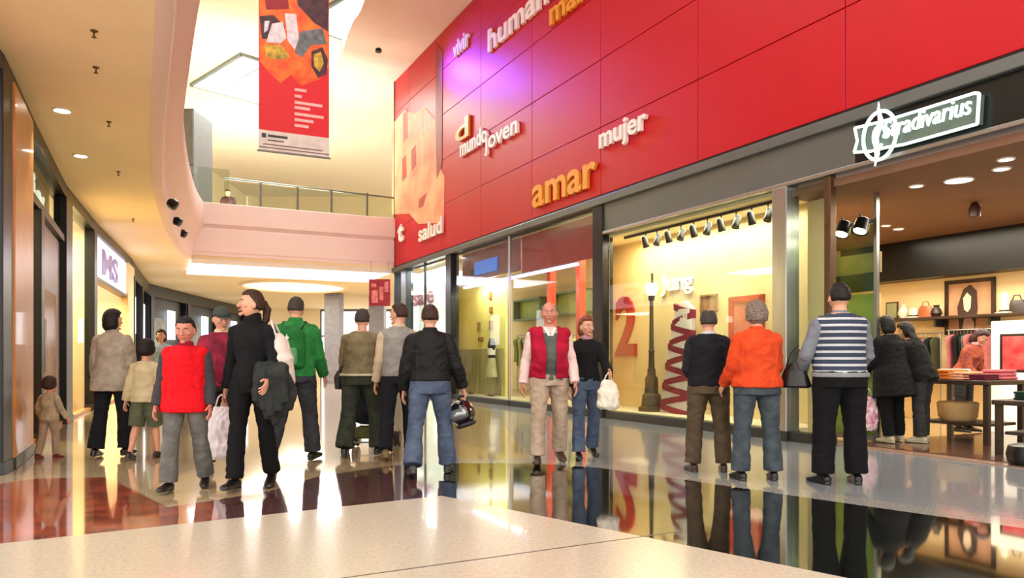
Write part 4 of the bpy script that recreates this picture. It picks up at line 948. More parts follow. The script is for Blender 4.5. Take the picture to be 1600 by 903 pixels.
# tan basket on the lower shelf + round dark stool at the frame edge
u = ux(1490, 2.0); mb = MB(); mb.lathe((u, 2.1, .291), [(.20, 0), (.24, .05), (.26, .24), (.23, .26)], 22); put('basket', mb, mat('wicker', (206, 168, 112), rough=.8, bump=.8, bscale=40), F=WF, smooth=True, label='round tan basket under the display table with folded clothes', cat='basket')
sx, sy = ground(1604, 728); mb = MB(); mb.lathe((sx, sy, .004), [(.13, 0), (.17, .02), (.19, .12), (.17, .21), (.10, .235)], 24); put('round_stool', mb, M['black'], smooth=True, label='low round black pouffe cut off by the right edge', cat='stool')

# ------------------------------------------------------------------ the red-topped windows (left of the black post)
ra, rb = ux(640), ux(926)
mb = MB(); mb.box(ra, rb, 3.2, 3.3, 0, 4.1); mb.prism([(ux(706), .1), (ux(706) + .06, .1), (ux(707, .8), .8), (ux(707, .8) - .06, .8)], .14, 4.1); struct('wall_shop_pale', mb, M['shopcream'], WF)
mb = MB(); mb.box(ra, rb, .1, 3.2, 4.12, 4.2); struct('ceiling_shop_pale', mb, M['white'], WF)
mb = MB(); mb.box(ux(798), rb, .30, .36, 3.22, 4.1, .01); struct('trim_11', mb, mat('crimson_board', (186, 14, 50), rough=.3), WF)
mb = MB(); mb.box(ux(707), ux(796), .30, .36, 3.30, 4.1, .01); struct('trim_12', mb, mat('plum_board', (150, 66, 96), rough=.3), WF)
ls = thing('added_glow_strip', 'added violet glow in place of the cove reflection under the red header boards', 'added glow', (ux(800), .34, 3.17), WF)  # glowing strip added in place of the cove light mirrored in the glass
mb = MB(); mb.box(ux(707), ux(880), .33, .40, 3.14, 3.20, .006); put('diffuser', mb, mat('violet_glow', (190, 160, 255), emit=4.5, var=.01), ls, WF)  # glow added in place of the cove reflection, no real diffuser
mb = MB(); mb.box(ux(707), ux(880), .31, .42, 3.20, 3.22); put('housing', mb, M['steel'], ls, WF)  # steel cap added over the glow strip
bs = thing('blue_sign', 'small blue lit sign behind the glass under the grey ledge', 'sign', (ux(745), .26, 3.55), WF)
mb = MB(); mb.box(ux(728), ux(762), .24, .29, 3.42, 3.78, .01); put('board', mb, mat('sign_blue', (40, 110, 220), emit=.5, rough=.4), bs, WF)
mb = MB(); mb.box(ux(722), ux(727), .24, .28, 3.25, 3.6, .01); put('side_tab', mb, M['black'], bs, WF)
# yellow display screen with timber boards and two mannequin stands
a, b = ux(708, .8), ux(790, .8)
mb = MB(); mb.box(a, b, .8, .86, .14, 3.4); struct('wall_screen', mb, mat('butter_yellow', (236, 220, 130), rough=.6, var=.03), WF)
mb = MB()
n = 9
for i in range(n): x0 = a + .1 + (b - a - .2) * i / n; mb.box(x0 + .01, x0 + (b - a - .2) / n - .01, .74, .80, .14, uz(750, 545, .8), .008)
ts = put('timber_screen', mb, mat('pale_timber', (190, 176, 120), rough=.5, rgb2=(140, 130, 90), stretch=(6, 6, .5), scale=3), F=WF, label='pale upright timber boards below the yellow display wall', cat='screen')
for i, (px, py, w_, h_) in enumerate(((767, 462, .16, .20), (768, 484, .18, .16), (749, 510, .16, .24), (768, 508, .18, .26), (752, 530, .3, .12))):
    u = ux(px, .8); z = uz(px, py, .8); t = thing('framed_print', 'small brown framed print on the yellow display wall, ' + ('topmost', 'second from the top', 'left of the middle pair', 'right of the middle pair', 'lowest')[i], 'framed print', (u, .78, z), WF, 'small prints on the yellow wall')
    mb = MB(); mb.box(u - w_ / 2, u + w_ / 2, .76, .80, z - h_ / 2, z + h_ / 2, .006); put('frame', mb, mat('print_brown', (150, 96, 50), rough=.5), t, WF)
    mb = MB(); mb.box(u - w_ / 2 + .03, u + w_ / 2 - .03, .755, .77, z - h_ / 2 + .03, z + h_ / 2 - .03); put('print', mb, mat('print_ochre', (206, 150, 80), rough=.5, rgb2=(120, 70, 40), scale=12), t, WF)
u = ux(768, .6); z = .145
mn = thing('mannequin', 'headless black and white dressed mannequin before the timber boards', 'mannequin', (u, .6, z), WF)
mb = MB(); mb.loft([((u, .6, z + 1.0), (.13, 0, 0), (0, .09, 0)), ((u, .6, z + 1.15), (.12, 0, 0), (0, .08, 0)), ((u, .6, z + 1.35), (.16, 0, 0), (0, .10, 0)), ((u, .6, z + 1.48), (.15, 0, 0), (0, .07, 0)), ((u, .6, z + 1.56), (.05, 0, 0), (0, .05, 0))], 18); put('torso', mb, M['black'], mn, WF, smooth=True)
mb = MB(); mb.loft([((u, .6, z + 1.1), (.125, 0, 0), (0, .1, 0)), ((u, .6, z + 1.28), (.14, 0, 0), (0, .108, 0))], 18); put('belt_sash', mb, M['letw'], mn, WF, smooth=True)
mb = MB(); mb.loft([((u, .6, z + .5), (.22, 0, 0), (0, .16, 0)), ((u, .6, z + 1.02), (.13, 0, 0), (0, .095, 0))], 18); put('skirt', mb, cloth('cloth_sand', (190, 180, 140)), mn, WF, smooth=True)
mb = MB(); mb.tube([(u, .6, z), (u, .6, z + 1.0)], .015); mb.cyl((u, .6), .16, z, z + .015); put('stand', mb, M['steel'], mn, WF)
for i, px in enumerate((733, 764)):
    u = ux(px, .35); t = thing('display_shoe', ('dark brown display shoe on the window floor, the left one', 'dark brown display shoe on the window floor, the right one')[i], 'shoe', (u, .4, .14), WF)
    mb = MB(); mb.loft([((u - .13, .4, .19), (0, .03, 0), (0, 0, .03)), ((u - .08, .4, .2), (0, .04, 0), (0, 0, .055)), ((u, .4, .185), (0, .04, 0), (0, 0, .04)), ((u + .1, .4, .17), (0, .045, 0), (0, 0, .025)), ((u + .14, .4, .165), (0, .02, 0), (0, 0, .012))], 14); put('upper', mb, mat('shoe_rust', (110, 56, 30), rough=.4), t, WF, smooth=True)
    mb = MB(); mb.box(u - .14, u + .15, .355, .445, .141, .152, .005); put('sole', mb, M['black'], t, WF)
mb = MB(); mb.box(ra, rb, .1, 3.2, .003, .14); struct('floor_display', mb, mat('pale_boards', (206, 192, 160), rough=.3, rgb2=(180, 160, 130), stretch=(1, 8, 1), scale=2), WF)
# inside the right one: rails, red uprights
for i, px in enumerate((862, 908)):
    u = ux(px, 1.6); mb = MB(); mb.box(u - .09, u + .09, 1.5, 1.68, .14, 4.12, .01); mb.box(u - .14, u + .14, 1.45, 1.73, .14, .24, .01); put('red_column', mb, mat('orange_red_paint', (214, 70, 40), rough=.4), F=WF, label=('orange red upright inside the shop left of the pair', 'orange red upright inside the shop next to the black post')[i], cat='column')
gl = [G('lime', (190, 200, 90)), G('sage', (130, 146, 110)), G('butter', (240, 226, 140)), G('slate', (90, 104, 100)), G('white2', (236, 236, 220))]
rack(ux(808, 2.4), ux(856, 2.4), 2.4, 1.85, gl, 'steel clothes rail of green and yellow clothes behind the red-topped window', 'green or yellow garment on the rail behind the red-topped window', 'garments behind the red-topped window', n=12, h=.9)
rack(ux(866, 2.0), ux(905, 2.0), 2.0, 1.75, [gl[3], gl[0], gl[4]], 'second steel clothes rail between the two orange red uprights', 'garment on the rail between the orange red uprights', 'garments between the red uprights', n=8, h=.85)
def rack_up(px0, px1, y, z, z2): pass
for i, (px0, px1, z) in enumerate(((810, 852, 2.35), (868, 925, 2.4))):
    t = thing('wall_cabinet', ('grey green upper cabinet on the shop wall, left one', 'grey green upper cabinet on the shop wall, right one')[i], 'cabinet', (ux((px0 + px1) / 2, 3.1), 3.1, z), WF)
    a, b = ux(px0, 3.1), ux(px1, 3.1); mb = MB(); mb.box(a, b, 2.9, 3.2, z, z + .06); mb.box(a, b, 2.9, 3.2, z + .62, z + .68); mb.box(a, a + .05, 2.9, 3.2, z, z + .68); mb.box(b - .05, b, 2.9, 3.2, z, z + .68); put('carcass', mb, mat('sage_lacquer', (136, 150, 120), rough=.4), t, WF)
    mb = MB(); mb.box(a + .05, b - .05, 3.14, 3.19, z + .06, z + .62); put('back_panel', mb, mat('lime_panel', (206, 214, 120), rough=.5), t, WF)
# bright white far window behind its glass
a, b = ux(640, .5), ux(697, .5); wd = thing('white_display_board', 'bright white display board with pink lettering in the far window', 'display board', ((a + b) / 2, .5, .14), WF)
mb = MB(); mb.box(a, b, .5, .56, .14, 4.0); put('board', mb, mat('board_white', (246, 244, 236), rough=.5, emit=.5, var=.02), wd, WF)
mb = MB(); mb.text('sale', a + .4, 2.95, .8, y0=.48, depth=.03, bold=.02, xs=1.6); put('lettering', mb, mat('letter_pink', (200, 130, 150), rough=.5), wd, WF)
# ------------------------------------------------------------------ left hand shopfronts
ZT = ZC
mb = MB()
for a, b in zip(PL[:8], PL[1:8]): mb.box(0, math.dist(a, b) + .02, -.04, .2, 4.02, ZT, T=frame(a, b))
struct('trim_13', mb, M['black'])
def lpost(p0, p1, z1, m, label, y0=-.06, y1=.14, name='shopfront_post', band=None):
    F, L = lf(p0, p1); t = thing(name, label, 'post', (L / 2, 0, 0), F)
    mb = MB(); mb.box(0, L, y0, y1, 0.003, z1, .012); put('shaft', mb, m, t, F)
    mb = MB(); mb.box(-.01, L + .01, y0 - .012, y1, 0.003, .12, .005); put('foot_plate', mb, M['char'], t, F); return t, F, L
lpost(2, 34, 4.02, M['wood'], 'wide honey coloured timber pillar at the left edge', y0=-.12)
lpost(-14, 1, 4.02, M['black'], 'black pillar edge beyond the timber pillar at the left edge', y0=-.10)
lpost(57, 62, 3.2, M['black'], 'slim black post left of the brown shop door')
lpost(98, 108, 4.02, M['black'], 'black post behind the toddler between two shop windows')
lpost(143, 148, 4.02, M['black'], 'slim black post left of the lit lilac sign')
lpost(197, 207, 4.02, mat('cream_metal', (226, 206, 150), rough=.4), 'cream post ending the row of shopfronts on the left')
F, L = lf(35, 98); mb = MB(); mb.box(0, L, -.03, .1, 3.20, 3.32, .01); struct('trim_14', mb, M['black'], F)
# glass
for i, (p0, p1, z0, z1) in enumerate(((35, 57, .1, 3.2), (36, 98, 3.32, 4.02), (109, 143, .1, 4.02))):
    F, L = lf(p0, p1); mb = MB(); mb.box(0, L, .04, .052, z0, z1); struct('window_%d' % (9 + i), mb, M['glass'], F)
# brown door between the posts
F, L = lf(62, 98); dr_ = struct('door_1', (lambda m_: (m_.box(0.03, L - .03, .04, .09, .02, 3.18, .01), m_)[1])(MB()), mat('brown_door', (120, 88, 66), rough=.35, rgb2=(96, 68, 50), stretch=(5, 5, .5), scale=2), F)
mb = MB(); mb.tube([(.35, .02, .9), (.35, -.03, .95), (.35, -.03, 1.7), (.35, .02, 1.75)], .016); put('door_handle', mb, M['steel'], dr_, F, smooth=True)
mb = MB(); mb.box(.7, L - .7, .03, .045, .6, 2.2); put('pane', mb, mat('rosy_glass', (190, 150, 130), rough=.2), dr_, F)
# backing walls, floors and soffits of the left shops
LB = [(x - 2.6, y - 1.0) for x, y in PL[3:8]]
mb = MB()
for a, b in zip(LB, LB[1:]): mb.box(-.05, math.dist(a, b) + .05, 0, .1, 0, 4.2, T=frame(a, b))
struct('wall_shop_left', mb, mat('shop_warm_wall', (226, 196, 130), rough=.7, var=.05, scale=1))
mb = MB(); mb.prism([PL[i] for i in range(3, 8)] + LB[::-1], .003, .06); struct('floor_shop_left', mb, M['wood'])
for p in ((36, 0), (103, 0), (145, 0), (201, 0)):
    q = lp(p[0]); F = frame(q, (q[0] - 2.5, q[1] - 1.2)); mb = MB(); mb.box(.16, 2.6, -.03, .03, .06, 4.2); struct('wall_partition', mb, M['cream'], F)
# sign letters behind the upper glass
F, L = lf(36, 98); ls_ = thing('shop_sign_letters', 'tall white letters behind the upper glass of the left shop', 'sign', (L / 2, .12, 3.4), F)
mb = MB(); mb.text('L', .1, 3.38, .80, y0=.13, depth=.05, bold=.02, xs=1.8); put('letter', mb, SW, ls_, F)
mb = MB(); mb.text('i', 1.7, 3.4, .62, y0=.13, depth=.05, bold=.02, xs=2.2); put('letter', mb, SW, ls_, F)
mb = MB(); mb.text('v', 2.4, 3.38, .62, y0=.13, depth=.05, bold=.01, xs=2.2); put('letter', mb, SW, ls_, F)
mb = MB(); mb.box(.02, L - .02, .2, .24, 3.32, 4.02); put('backing', mb, mat('slate_backing', (88, 96, 92), rough=.4), ls_, F)
# lit lilac sign
F, L = lf(148, 197); t = thing('lit_shop_sign', 'lit white and lilac sign box over the last shop on the left', 'sign', (L / 2, .05, 3.0), F)
mb = MB(); mb.box(.02, L - .02, .0, .16, 3.05, 4.0, .02); put('box', mb, mat('sign_lilac_white', (236, 228, 250), emit=.95, rough=.4, var=.02), t, F)
mb = MB(); mb.text('MS', .9, 3.2, .85, y0=-.01, depth=.03, bold=.02, xs=2.6); put('lettering', mb, mat('letter_lilac', (150, 130, 210), rough=.4), t, F)
mb = MB(); mb.box(0, L, -.03, .18, 2.96, 3.05, .01); put('lower_edge', mb, M['dwood'], t, F)
F, L = lf(150, 176); mb = MB(); mb.box(0, L, .5, .56, .06, 2.96); struct('wall_screen_left', mb, mat('orange_screen', (206, 130, 60), rough=.5, rgb2=(150, 90, 44), scale=1.2), F)
# goods in the left windows
gw = [G('white3', (236, 226, 206)), G('green2', (96, 140, 90)), G('red2', (170, 50, 40)), G('peach2', (226, 170, 130)), G('brown2', (110, 76, 50))]
F, L = lf(36, 57); rack(.25, L - .25, .8, 1.95, gw, 'clothes rail in the first left window beside the timber pillar', 'garment on the rail in the first left window', 'garments in the first left window', F=F, n=8, h=1.1)
F, L = lf(109, 143); rack(.3, L - .3, .9, 1.9, [gw[3], gw[0], gw[4]], 'clothes rail in the window behind the toddler', 'garment on the rail in the window behind the toddler', 'garments in the window behind the toddler', F=F, n=10, h=1.0)
for i, (p0, p1, px) in enumerate(((36, 57, 50), (109, 143, 136))):
    F, L = lf(p0, p1); u = L * (.72, .8)[i]; t = thing('globe_lamp', ('glowing white globe lamp in the first left window', 'glowing white globe lamp in the window behind the toddler')[i], 'lamp', (u, .45, 2.5), F)
    mb = MB(); mb.ell((u, .45, 2.45), (.11, .11, .11)); put('globe', mb, M['lampw'], t, F, smooth=True); mb = MB(); mb.tube([(u, .45, 2.55), (u, .45, 4.2)], .008); put('cord', mb, M['black'], t, F)
# far dark shopfronts beyond the cream post, curving round
far = [(-11.95, 23.2)] + [(-13.4, 26.6), (-15.0, 30.5), (-15.45, 35), (-15.8, 39.6), (-16.1, 44.5)]
for i, (a, b) in enumerate(zip(far, far[1:])):
    F = frame(a, b); L = math.dist(a, b); t = thing('dark_shopfront', 'dark framed shopfront in the far row on the left, ' + ('nearest', 'second', 'middle', 'fourth', 'farthest')[i] + ' of five', 'shopfront', (L / 2, 0, 0), F)
    mb = MB(); mb.box(0, L, 0, .3, 3.75, ZC - .01); mb.box(0, .35, -.05, .3, 0, 3.75); mb.box(L - .15, L, 0, .3, 0, 3.75); mb.box(0, L, 0, .2, 0, .15); put('surround', mb, M['black'], t, F)
    mb = MB(); mb.box(.35, L - .15, .25, .3, .15, 3.75); put('backing', mb, mat('far_backing', (70, 76, 78), rough=.5, rgb2=(34, 38, 42), scale=.8), t, F)
    mb = MB(); mb.box(.5, L * .45, .12, .16, .4, 2.9, .01); put('display_panel', mb, mat('far_panel', (150, 156, 156), rough=.4, rgb2=(90, 96, 100), scale=2), t, F)
    mb = MB(); mb.box(L * .52, L * .72, .10, .15, 2.0 - .2 * (i % 2), 3.3, .02); put('lit_panel', mb, mat('far_light', (236, 240, 250), emit=2.0, var=.01), t, F)
# ------------------------------------------------------------------ shoppers
def gxy(px, py): return ground(px, py)
C_ = lambda n, c, **k: cloth('wear_' + n, c, **k)
def meters(px_h, py_feet): return px_h * (FPX * EYE / (py_feet - HZ)) / FPX
def hold(P, i, dz=0.0): return P.world @ (P.palm[i] + V3(0, 0, dz))
jeans = C_('denim', (86, 100, 122), rgb2=(60, 72, 94)); black = C_('black', (16, 16, 18)); ngrey = C_('dark_grey', (52, 52, 54)); beige = C_('beige', (176, 160, 138))

# toddler
P = figure(.93, head=1.45, width=1.1, legs=((6, 4, 6, 0), (-8, 4, 8, -6)), arms=((0, 26, 20, 5), (12, 34, 30, 10)))
x, y = gxy(77, 716); person('toddler in pale beige suit walking away by the left shops', x, y, 172, P, 'bowl', HAIR_B, dict(m=C_('toddler_top', (196, 182, 150), rgb2=(150, 140, 120)), z0=.88, infl=.03, flare=.05), dict(m=C_('toddler_legs', (176, 156, 132)), infl=.024, flare=.01), mat('shoe_red', (120, 30, 24), rough=.5))
# woman in long grey-beige coat seen from behind
P = figure(1.70, female=True, width=1.0, legs=((5, 4, 2, 0), (-6, 4, 8, -6)), arms=((8, 10, 34, 8), (4, 12, 24, 5)), hyaw=-28)
x, y = gxy(176, 713); person('woman with dark bobbed hair and grey beige jacket walking away', x, y, 184, P, 'bob', HAIR_K, dict(m=C_('grey_beige', (178, 168, 150), rgb2=(140, 132, 120)), z0=.78, infl=.034, flare=.10, boxy=1.0, collar=C_('grey_beige', (178, 168, 150))), dict(m=C_('navy_black', (24, 26, 34)), infl=.020, flare=.03))
# child beside her
P = figure(1.36, head=1.22, width=1.0, legs=((10, 3, 4, 0), (-10, 3, 12, -8)), arms=((6, 12, 22, 8), (-8, 14, 12, 0)))
x, y = gxy(228, 716); person('child with dark round hair, pale jacket and knee length shorts', x, y, 178, P, 'bowl', HAIR_K, dict(m=C_('pale_khaki', (204, 190, 152)), z0=.86, infl=.036, flare=.06, boxy=1.0), dict(m=C_('olive', (88, 96, 72)), leg=.52, infl=.022, flare=.02), MATS['shoe_black'])
# distant pedestrian between them
P = figure(1.7, female=True, legs=((8, 3, 4, 0), (-8, 3, 10, -6)), arms=((8, 9, 20, 0), (-8, 9, 14, 0)))
x, y = gxy(252, 652); person('far off person in light blue top in front of the dark shops', x, y, 10, P, 'bob', HAIR_B, dict(m=C_('lightblue', (168, 190, 196)), z0=.93, infl=.02), dict(m=C_('plum', (130, 70, 90)), infl=.018), near=False)
# boy / youth in red
P = figure(1.50, head=1.12, width=1.12, legs=((8, 4, 4, 6), (-8, 4, 14, -8)), arms=((2, 12, 14, 6), (4, 11, 16, 4)), hpitch=8)
x, y = gxy(290, 766); person('youth in long bright red top with dark sleeves and grey jeans', x, y, 8, P, 'short', HAIR_K,
       dict(m=C_('bright_red', (222, 14, 28), rgb2=(186, 8, 22)), z0=.80, infl=.042, flare=.10, boxy=1.02, vest=C_('charcoal_sleeve', (62, 62, 66)), name='long_vest', collar=C_('crimson_scarf', (160, 24, 54), rgb2=(110, 16, 40)), collar_h=.035),
       dict(m=C_('grey_jean', (112, 112, 108), rgb2=(84, 84, 82)), infl=.024, flare=.02), MATS['shoe_black'], SKIN2)
# person in dark cap behind
def cap(P):
    mb = MB(); mb.loft([((0, 0, .03), (.087, 0, 0), (0, .104, 0)), ((0, 0, .075), (.084, 0, 0), (0, .10, 0)), ((0, .004, .108), (.062, 0, 0), (0, .075, 0)), ((0, .004, .128), (.02, 0, 0), (0, .024, 0))], 22, P.HM)
    mb.loft([((0, -.07, .036), (.07, 0, 0), (0, .03, 0)), ((0, -.10, .034), (.072, 0, 0), (0, .065, 0)), ((0, -.102, .028), (.07, 0, 0), (0, .063, 0))], 20, P.HM)
    me = mb.mesh('m'); me.polygons.foreach_set('use_smooth', [True] * len(me.polygons)); return me
P = figure(1.66, width=1.0, legs=((6, 3, 2, 0), (-6, 3, 6, -4)), arms=((14, 10, 60, 30), (6, 9, 20, 0)), hpitch=12, hyaw=25)
x, y = gxy(346, 735); person('person in dark green cap and crimson top behind the woman in black', x, y, 14, P, 'short', HAIR_K, dict(m=C_('crimson_plaid', (150, 40, 62), rgb2=(90, 24, 44)), z0=.9, infl=.026, collar=C_('cream_collar', (226, 200, 170))), dict(m=C_('dark_trouser', (36, 34, 38)), infl=.018), extra=[('cap', cap, mat('cap_green', (58, 70, 62), rough=.8))])
# woman in black
P = figure(1.73, female=True, width=.98, twist=-8, legs=((9, 3, 3, 6), (-7, 3, 12, -10)), arms=((-10, 13, 10, 0), (8, 15, 42, 10)), hyaw=-48, hpitch=-4)
x, y = gxy(394, 764); person('woman in black turtleneck and black trousers glancing to the side', x, y, 2, P, 'pony', HAIR_B, dict(m=C_('black_knit', (20, 22, 26), rgb2=(12, 12, 14)), z0=.90, infl=.018, name='turtleneck', collar=C_('black_knit', (20, 22, 26)), collar_h=.055), dict(m=C_('black_trouser', (14, 14, 18)), infl=.016, flare=.014))
WB = P
# man with green backpack
P = figure(1.84, width=1.12, legs=((14, 4, 6, 4), (-14, 4, 26, -18)), arms=((12, 10, 28, 5), (-16, 11, 14, 0)), lean=3)
x, y = gxy(461, 722); person('man in green jacket with close cropped hair striding away', x, y, 180, P, 'crop', HAIR_DG, dict(m=C_('green', (44, 132, 62), rgb2=(30, 98, 48)), z0=.90, infl=.032, boxy=1.0, collar=C_('green', (44, 132, 62)), collar_h=.03), dict(m=C_('slate_cargo', (60, 62, 70), rgb2=(42, 44, 50)), infl=.024, flare=.015))
GB = P
# woman pushing stroller
P = figure(1.72, female=True, width=1.22, legs=((8, 6, 2, 0), (-8, 6, 10, -8)), arms=((16, 12, 50, 10), (16, 12, 50, 10)))
x, y = gxy(566, 712); person('woman in khaki jacket and dark green trousers pushing a pushchair', x, y, 180, P, 'short', HAIR_DG, dict(m=C_('khaki', (134, 122, 92), rgb2=(104, 94, 70)), z0=.96, infl=.034, boxy=1.0, flare=.04), dict(m=C_('bottle', (58, 64, 52), rgb2=(40, 46, 38)), infl=.034, flare=.03), extra=[('jacket_hem', lambda P: solid((lambda m_: (torso_mb(m_, P, .945, .975, .046, .04, 1.0), m_)[1])(MB()), .008, 1), C_('hem_pale', (206, 196, 170)))])
SW_ = P
# man in beige jacket looking left
P = figure(1.78, width=1.0, legs=((8, 4, 3, 0), (-10, 4, 14, -10)), arms=((6, 11, 16, 0), (0, 10, 14, 0)), hyaw=60, twist=0)
x, y = gxy(623, 716); person('man in beige and grey jacket with dark trousers looking left', x, y, 186, P, 'short', HAIR_B, dict(m=C_('stone', (150, 146, 140), rgb2=(128, 124, 120)), z0=.92, infl=.028, vest=C_('pale_beige', (208, 186, 156)), name='waistcoat', boxy=1.0, collar=C_('pale_beige', (208, 186, 156))), dict(m=C_('navy_black', (24, 26, 34)), infl=.018, flare=.012), mat('shoe_tan', (120, 100, 60), rough=.5))
# man in black jacket with helmet
P = figure(1.68, width=1.08, legs=((12, 8, 4, 0), (-12, 7, 16, -14)), arms=((2, 20, 16, 4), (2, 14, 16, 8)), grip=(62, 20))
x, y = gxy(672, 742); person('man in short black jacket and blue jeans carrying a helmet', x, y, 186, P, 'short', HAIR_B, dict(m=C_('black_nylon', (14, 15, 17), rough=.6), z0=.97, infl=.036, boxy=1.02, collar=C_('black_nylon', (14, 15, 17))), dict(m=jeans, infl=.024, flare=.028), mat('shoe_grey', (60, 62, 60), rough=.6))
HM_ = P
# older man in red gilet
P = figure(1.76, belly=.05, width=1.12, legs=((12, 4, 8, 6), (-9, 4, 14, -10)), arms=((-6, 13, 16, 4), (4, 12, 18, 6)), hyaw=-6)
x, y = gxy(858, 724); person('older balding man in open crimson gilet and beige trousers', x, y, 4, P, 'sides', HAIR_G,
       dict(m=C_('crimson', (178, 18, 52), rgb2=(140, 12, 40)), z0=.92, infl=.044, name='gilet', vest=C_('shirt_white', (232, 206, 200)), cut=lambda c: c.y < -.02 and abs(c.x + .0) < .052 + max(0, c.z - 1.25) * .12),
       dict(m=C_('sand', (186, 166, 144), rgb2=(156, 136, 116)), infl=.026, flare=.014), mat('shoe_mud', (70, 44, 34), rough=.5), SKIN2,
       extra=[('sweater', lambda P: solid((lambda m_: (torso_mb(m_, P, .90, 1.40, .024), m_)[1])(MB()), .009, 1, fold=.006), C_('grey_green', (92, 98, 92))),
              ('shirt_collar', lambda P: solid((lambda m_: (m_.tube([P.M @ V3(-.06, .03, 1.47), P.M @ V3(-.05, -.075, 1.45), P.M @ V3(-.012, -.14, 1.37)], [.018, .024, .016], 8, flat=.6), m_.tube([P.M @ V3(.06, .03, 1.47), P.M @ V3(.05, -.075, 1.45), P.M @ V3(.012, -.14, 1.37)], [.018, .024, .016], 8, flat=.6), m_)[2])(MB()), .006, 1), C_('collar_white', (244, 232, 226)))])
# woman behind him
P = figure(1.62, female=True, width=.98, legs=((10, 3, 4, 4), (-10, 3, 12, -8)), arms=((4, 9, 16, 0), (24, 16, 50, 20)), hyaw=18)
x, y = gxy(916, 716); person('woman with auburn hair in black top and jeans behind the gilet man', x, y, 6, P, 'bob', mat('hair_auburn', (120, 60, 36), rough=.5, bump=.4, bscale=120, stretch=(1, 1, .2)), dict(m=C_('black_top', (20, 20, 22)), z0=.95, infl=.02, collar=C_('pink_scarf', (190, 140, 150)), collar_h=.03), dict(m=jeans, infl=.018, flare=.02))
WJ = P
# man in dark waistcoat
P = figure(1.64, width=1.14, belly=.03, legs=((2, 6, 2, 0), (2, 6, 3, 0)), arms=((16, 9, 36, 24), (10, 8, 50, 34)), toe=10)
x, y = gxy(1107, 737); person('man in dark waistcoat and brown trousers facing the shop window', x, y, 178, P, 'thin', HAIR_DG, dict(m=C_('ink', (26, 26, 34), rgb2=(18, 18, 24)), z0=.92, infl=.036, name='waistcoat', vest=C_('ink_sleeve', (34, 34, 42)), boxy=1.0, collar=C_('shirt_pale', (196, 200, 210)), collar_h=.015), dict(m=C_('walnut', (92, 76, 58), rgb2=(70, 58, 44)), infl=.030, flare=.012), MATS['shoe_brown'])
# woman in orange
P = figure(1.67, female=True, width=1.16, legs=((1, 6, 2, 0), (1, 5, 2, 0)), arms=((14, 9, 46, 26), (4, 13, 40, 4)), toe=10)
x, y = gxy(1182, 750); person('grey haired woman in orange jacket and jeans before the window', x, y, 180, P, 'curly', HAIR_G, dict(m=C_('orange', (216, 76, 32), rgb2=(190, 58, 26)), z0=.91, infl=.036, boxy=1.04, flare=.03, collar=C_('orange', (216, 76, 32)), collar_h=.018), dict(m=C_('slate_denim', (76, 84, 90), rgb2=(54, 62, 70)), infl=.026, flare=.022))
WO = P
# man in striped sweater
stripe = mat('striped_knit', (58, 66, 84), rough=.9, var=.05, scale=9, bump=.4, bscale=80, stripes=((186, 190, 194), .060, .36, 2), spec=.2)
P = figure(1.83, width=1.2, belly=.03, legs=((1, 4, 2, 0), (1, 4, 2, 0)), arms=((12, 17, 40, 26), (6, 20, 44, 30)), toe=14)
x, y = gxy(1312, 756); person('stocky man in grey and navy striped sweater looking into the shop', x, y, 182, P, 'short', HAIR_K, dict(m=stripe, z0=.93, infl=.032, boxy=1.02, name='striped_sweater', vest=C_('heather_grey', (120, 124, 134)), fold=.008, collar=C_('heather_grey', (120, 124, 134)), collar_h=.012), dict(m=C_('jet', (12, 12, 14)), infl=.036, flare=.012), extra=[('sweater_hem', lambda P: solid((lambda m_: (torso_mb(m_, P, .925, .965, .050, 0, 1.02), m_)[1])(MB()), .008, 1), C_('hem_grey', (140, 144, 148)))])
# customers inside the shop
def inshop(px, d): u = ux(px, d); q = WF @ Vector((u, d, 0)); return q.x, q.y
P = figure(1.70, female=True, width=1.15, legs=((4, 4, 4, 0), (-4, 4, 6, 0)), arms=((20, 10, 40, 16), (20, 10, 40, 16)), lean=8)
x, y = inshop(1394, 1.0); person('shopper in a long black coat at the shop entrance', x, y, 196, P, 'bob', HAIR_K, dict(m=black, z0=.62, infl=.045, flare=.12, boxy=1.0), dict(m=C_('jet', (12, 12, 14)), infl=.02), mat('shoe_white', (190, 180, 150), rough=.6), z=.02)
P = figure(1.66, female=True, width=1.1, legs=((6, 4, 4, 0), (0, 4, 6, 0)), arms=((30, 10, 46, 10), (30, 10, 40, 10)), lean=20)
x, y = inshop(1442, 1.35); person('shopper in black leaning over the display table', x, y, 215, P, 'long', HAIR_K, dict(m=black, z0=.85, infl=.035, boxy=1.0), dict(m=ngrey, infl=.02), mat('shoe_white', (190, 180, 150), rough=.6), z=.02)
P = figure(1.74, width=1.05, legs=((2, 4, 2, 0), (2, 4, 2, 0)), arms=((10, 10, 40, 16), (10, 10, 40, 16)))
x, y = inshop(1386, 3.2); person('shopper facing out in dark jacket left of the long black coat', x, y, 20, P, 'short', HAIR_B, dict(m=ngrey, z0=.9, infl=.03, collar=C_('collar_white', (244, 232, 226))), dict(m=C_('jet', (12, 12, 14)), infl=.02), near=False, z=.02)
P = figure(1.62, female=True, width=1.1, legs=((2, 4, 2, 0), (2, 4, 2, 0)), arms=((26, 10, 46, 16), (20, 10, 50, 16)), lean=24, hpitch=15)
x, y = inshop(1505, 3.3); person('shopper in rust and plum clothes bending behind the display table', x, y, 30, P, 'bob', mat('hair_plum', (60, 30, 36), rough=.5), dict(m=C_('rust_top', (190, 100, 66), rgb2=(110, 50, 60)), z0=.85, infl=.03, collar=C_('rose_scarf', (226, 170, 170)), collar_h=.03), dict(m=ngrey, infl=.02), near=False, z=.02)
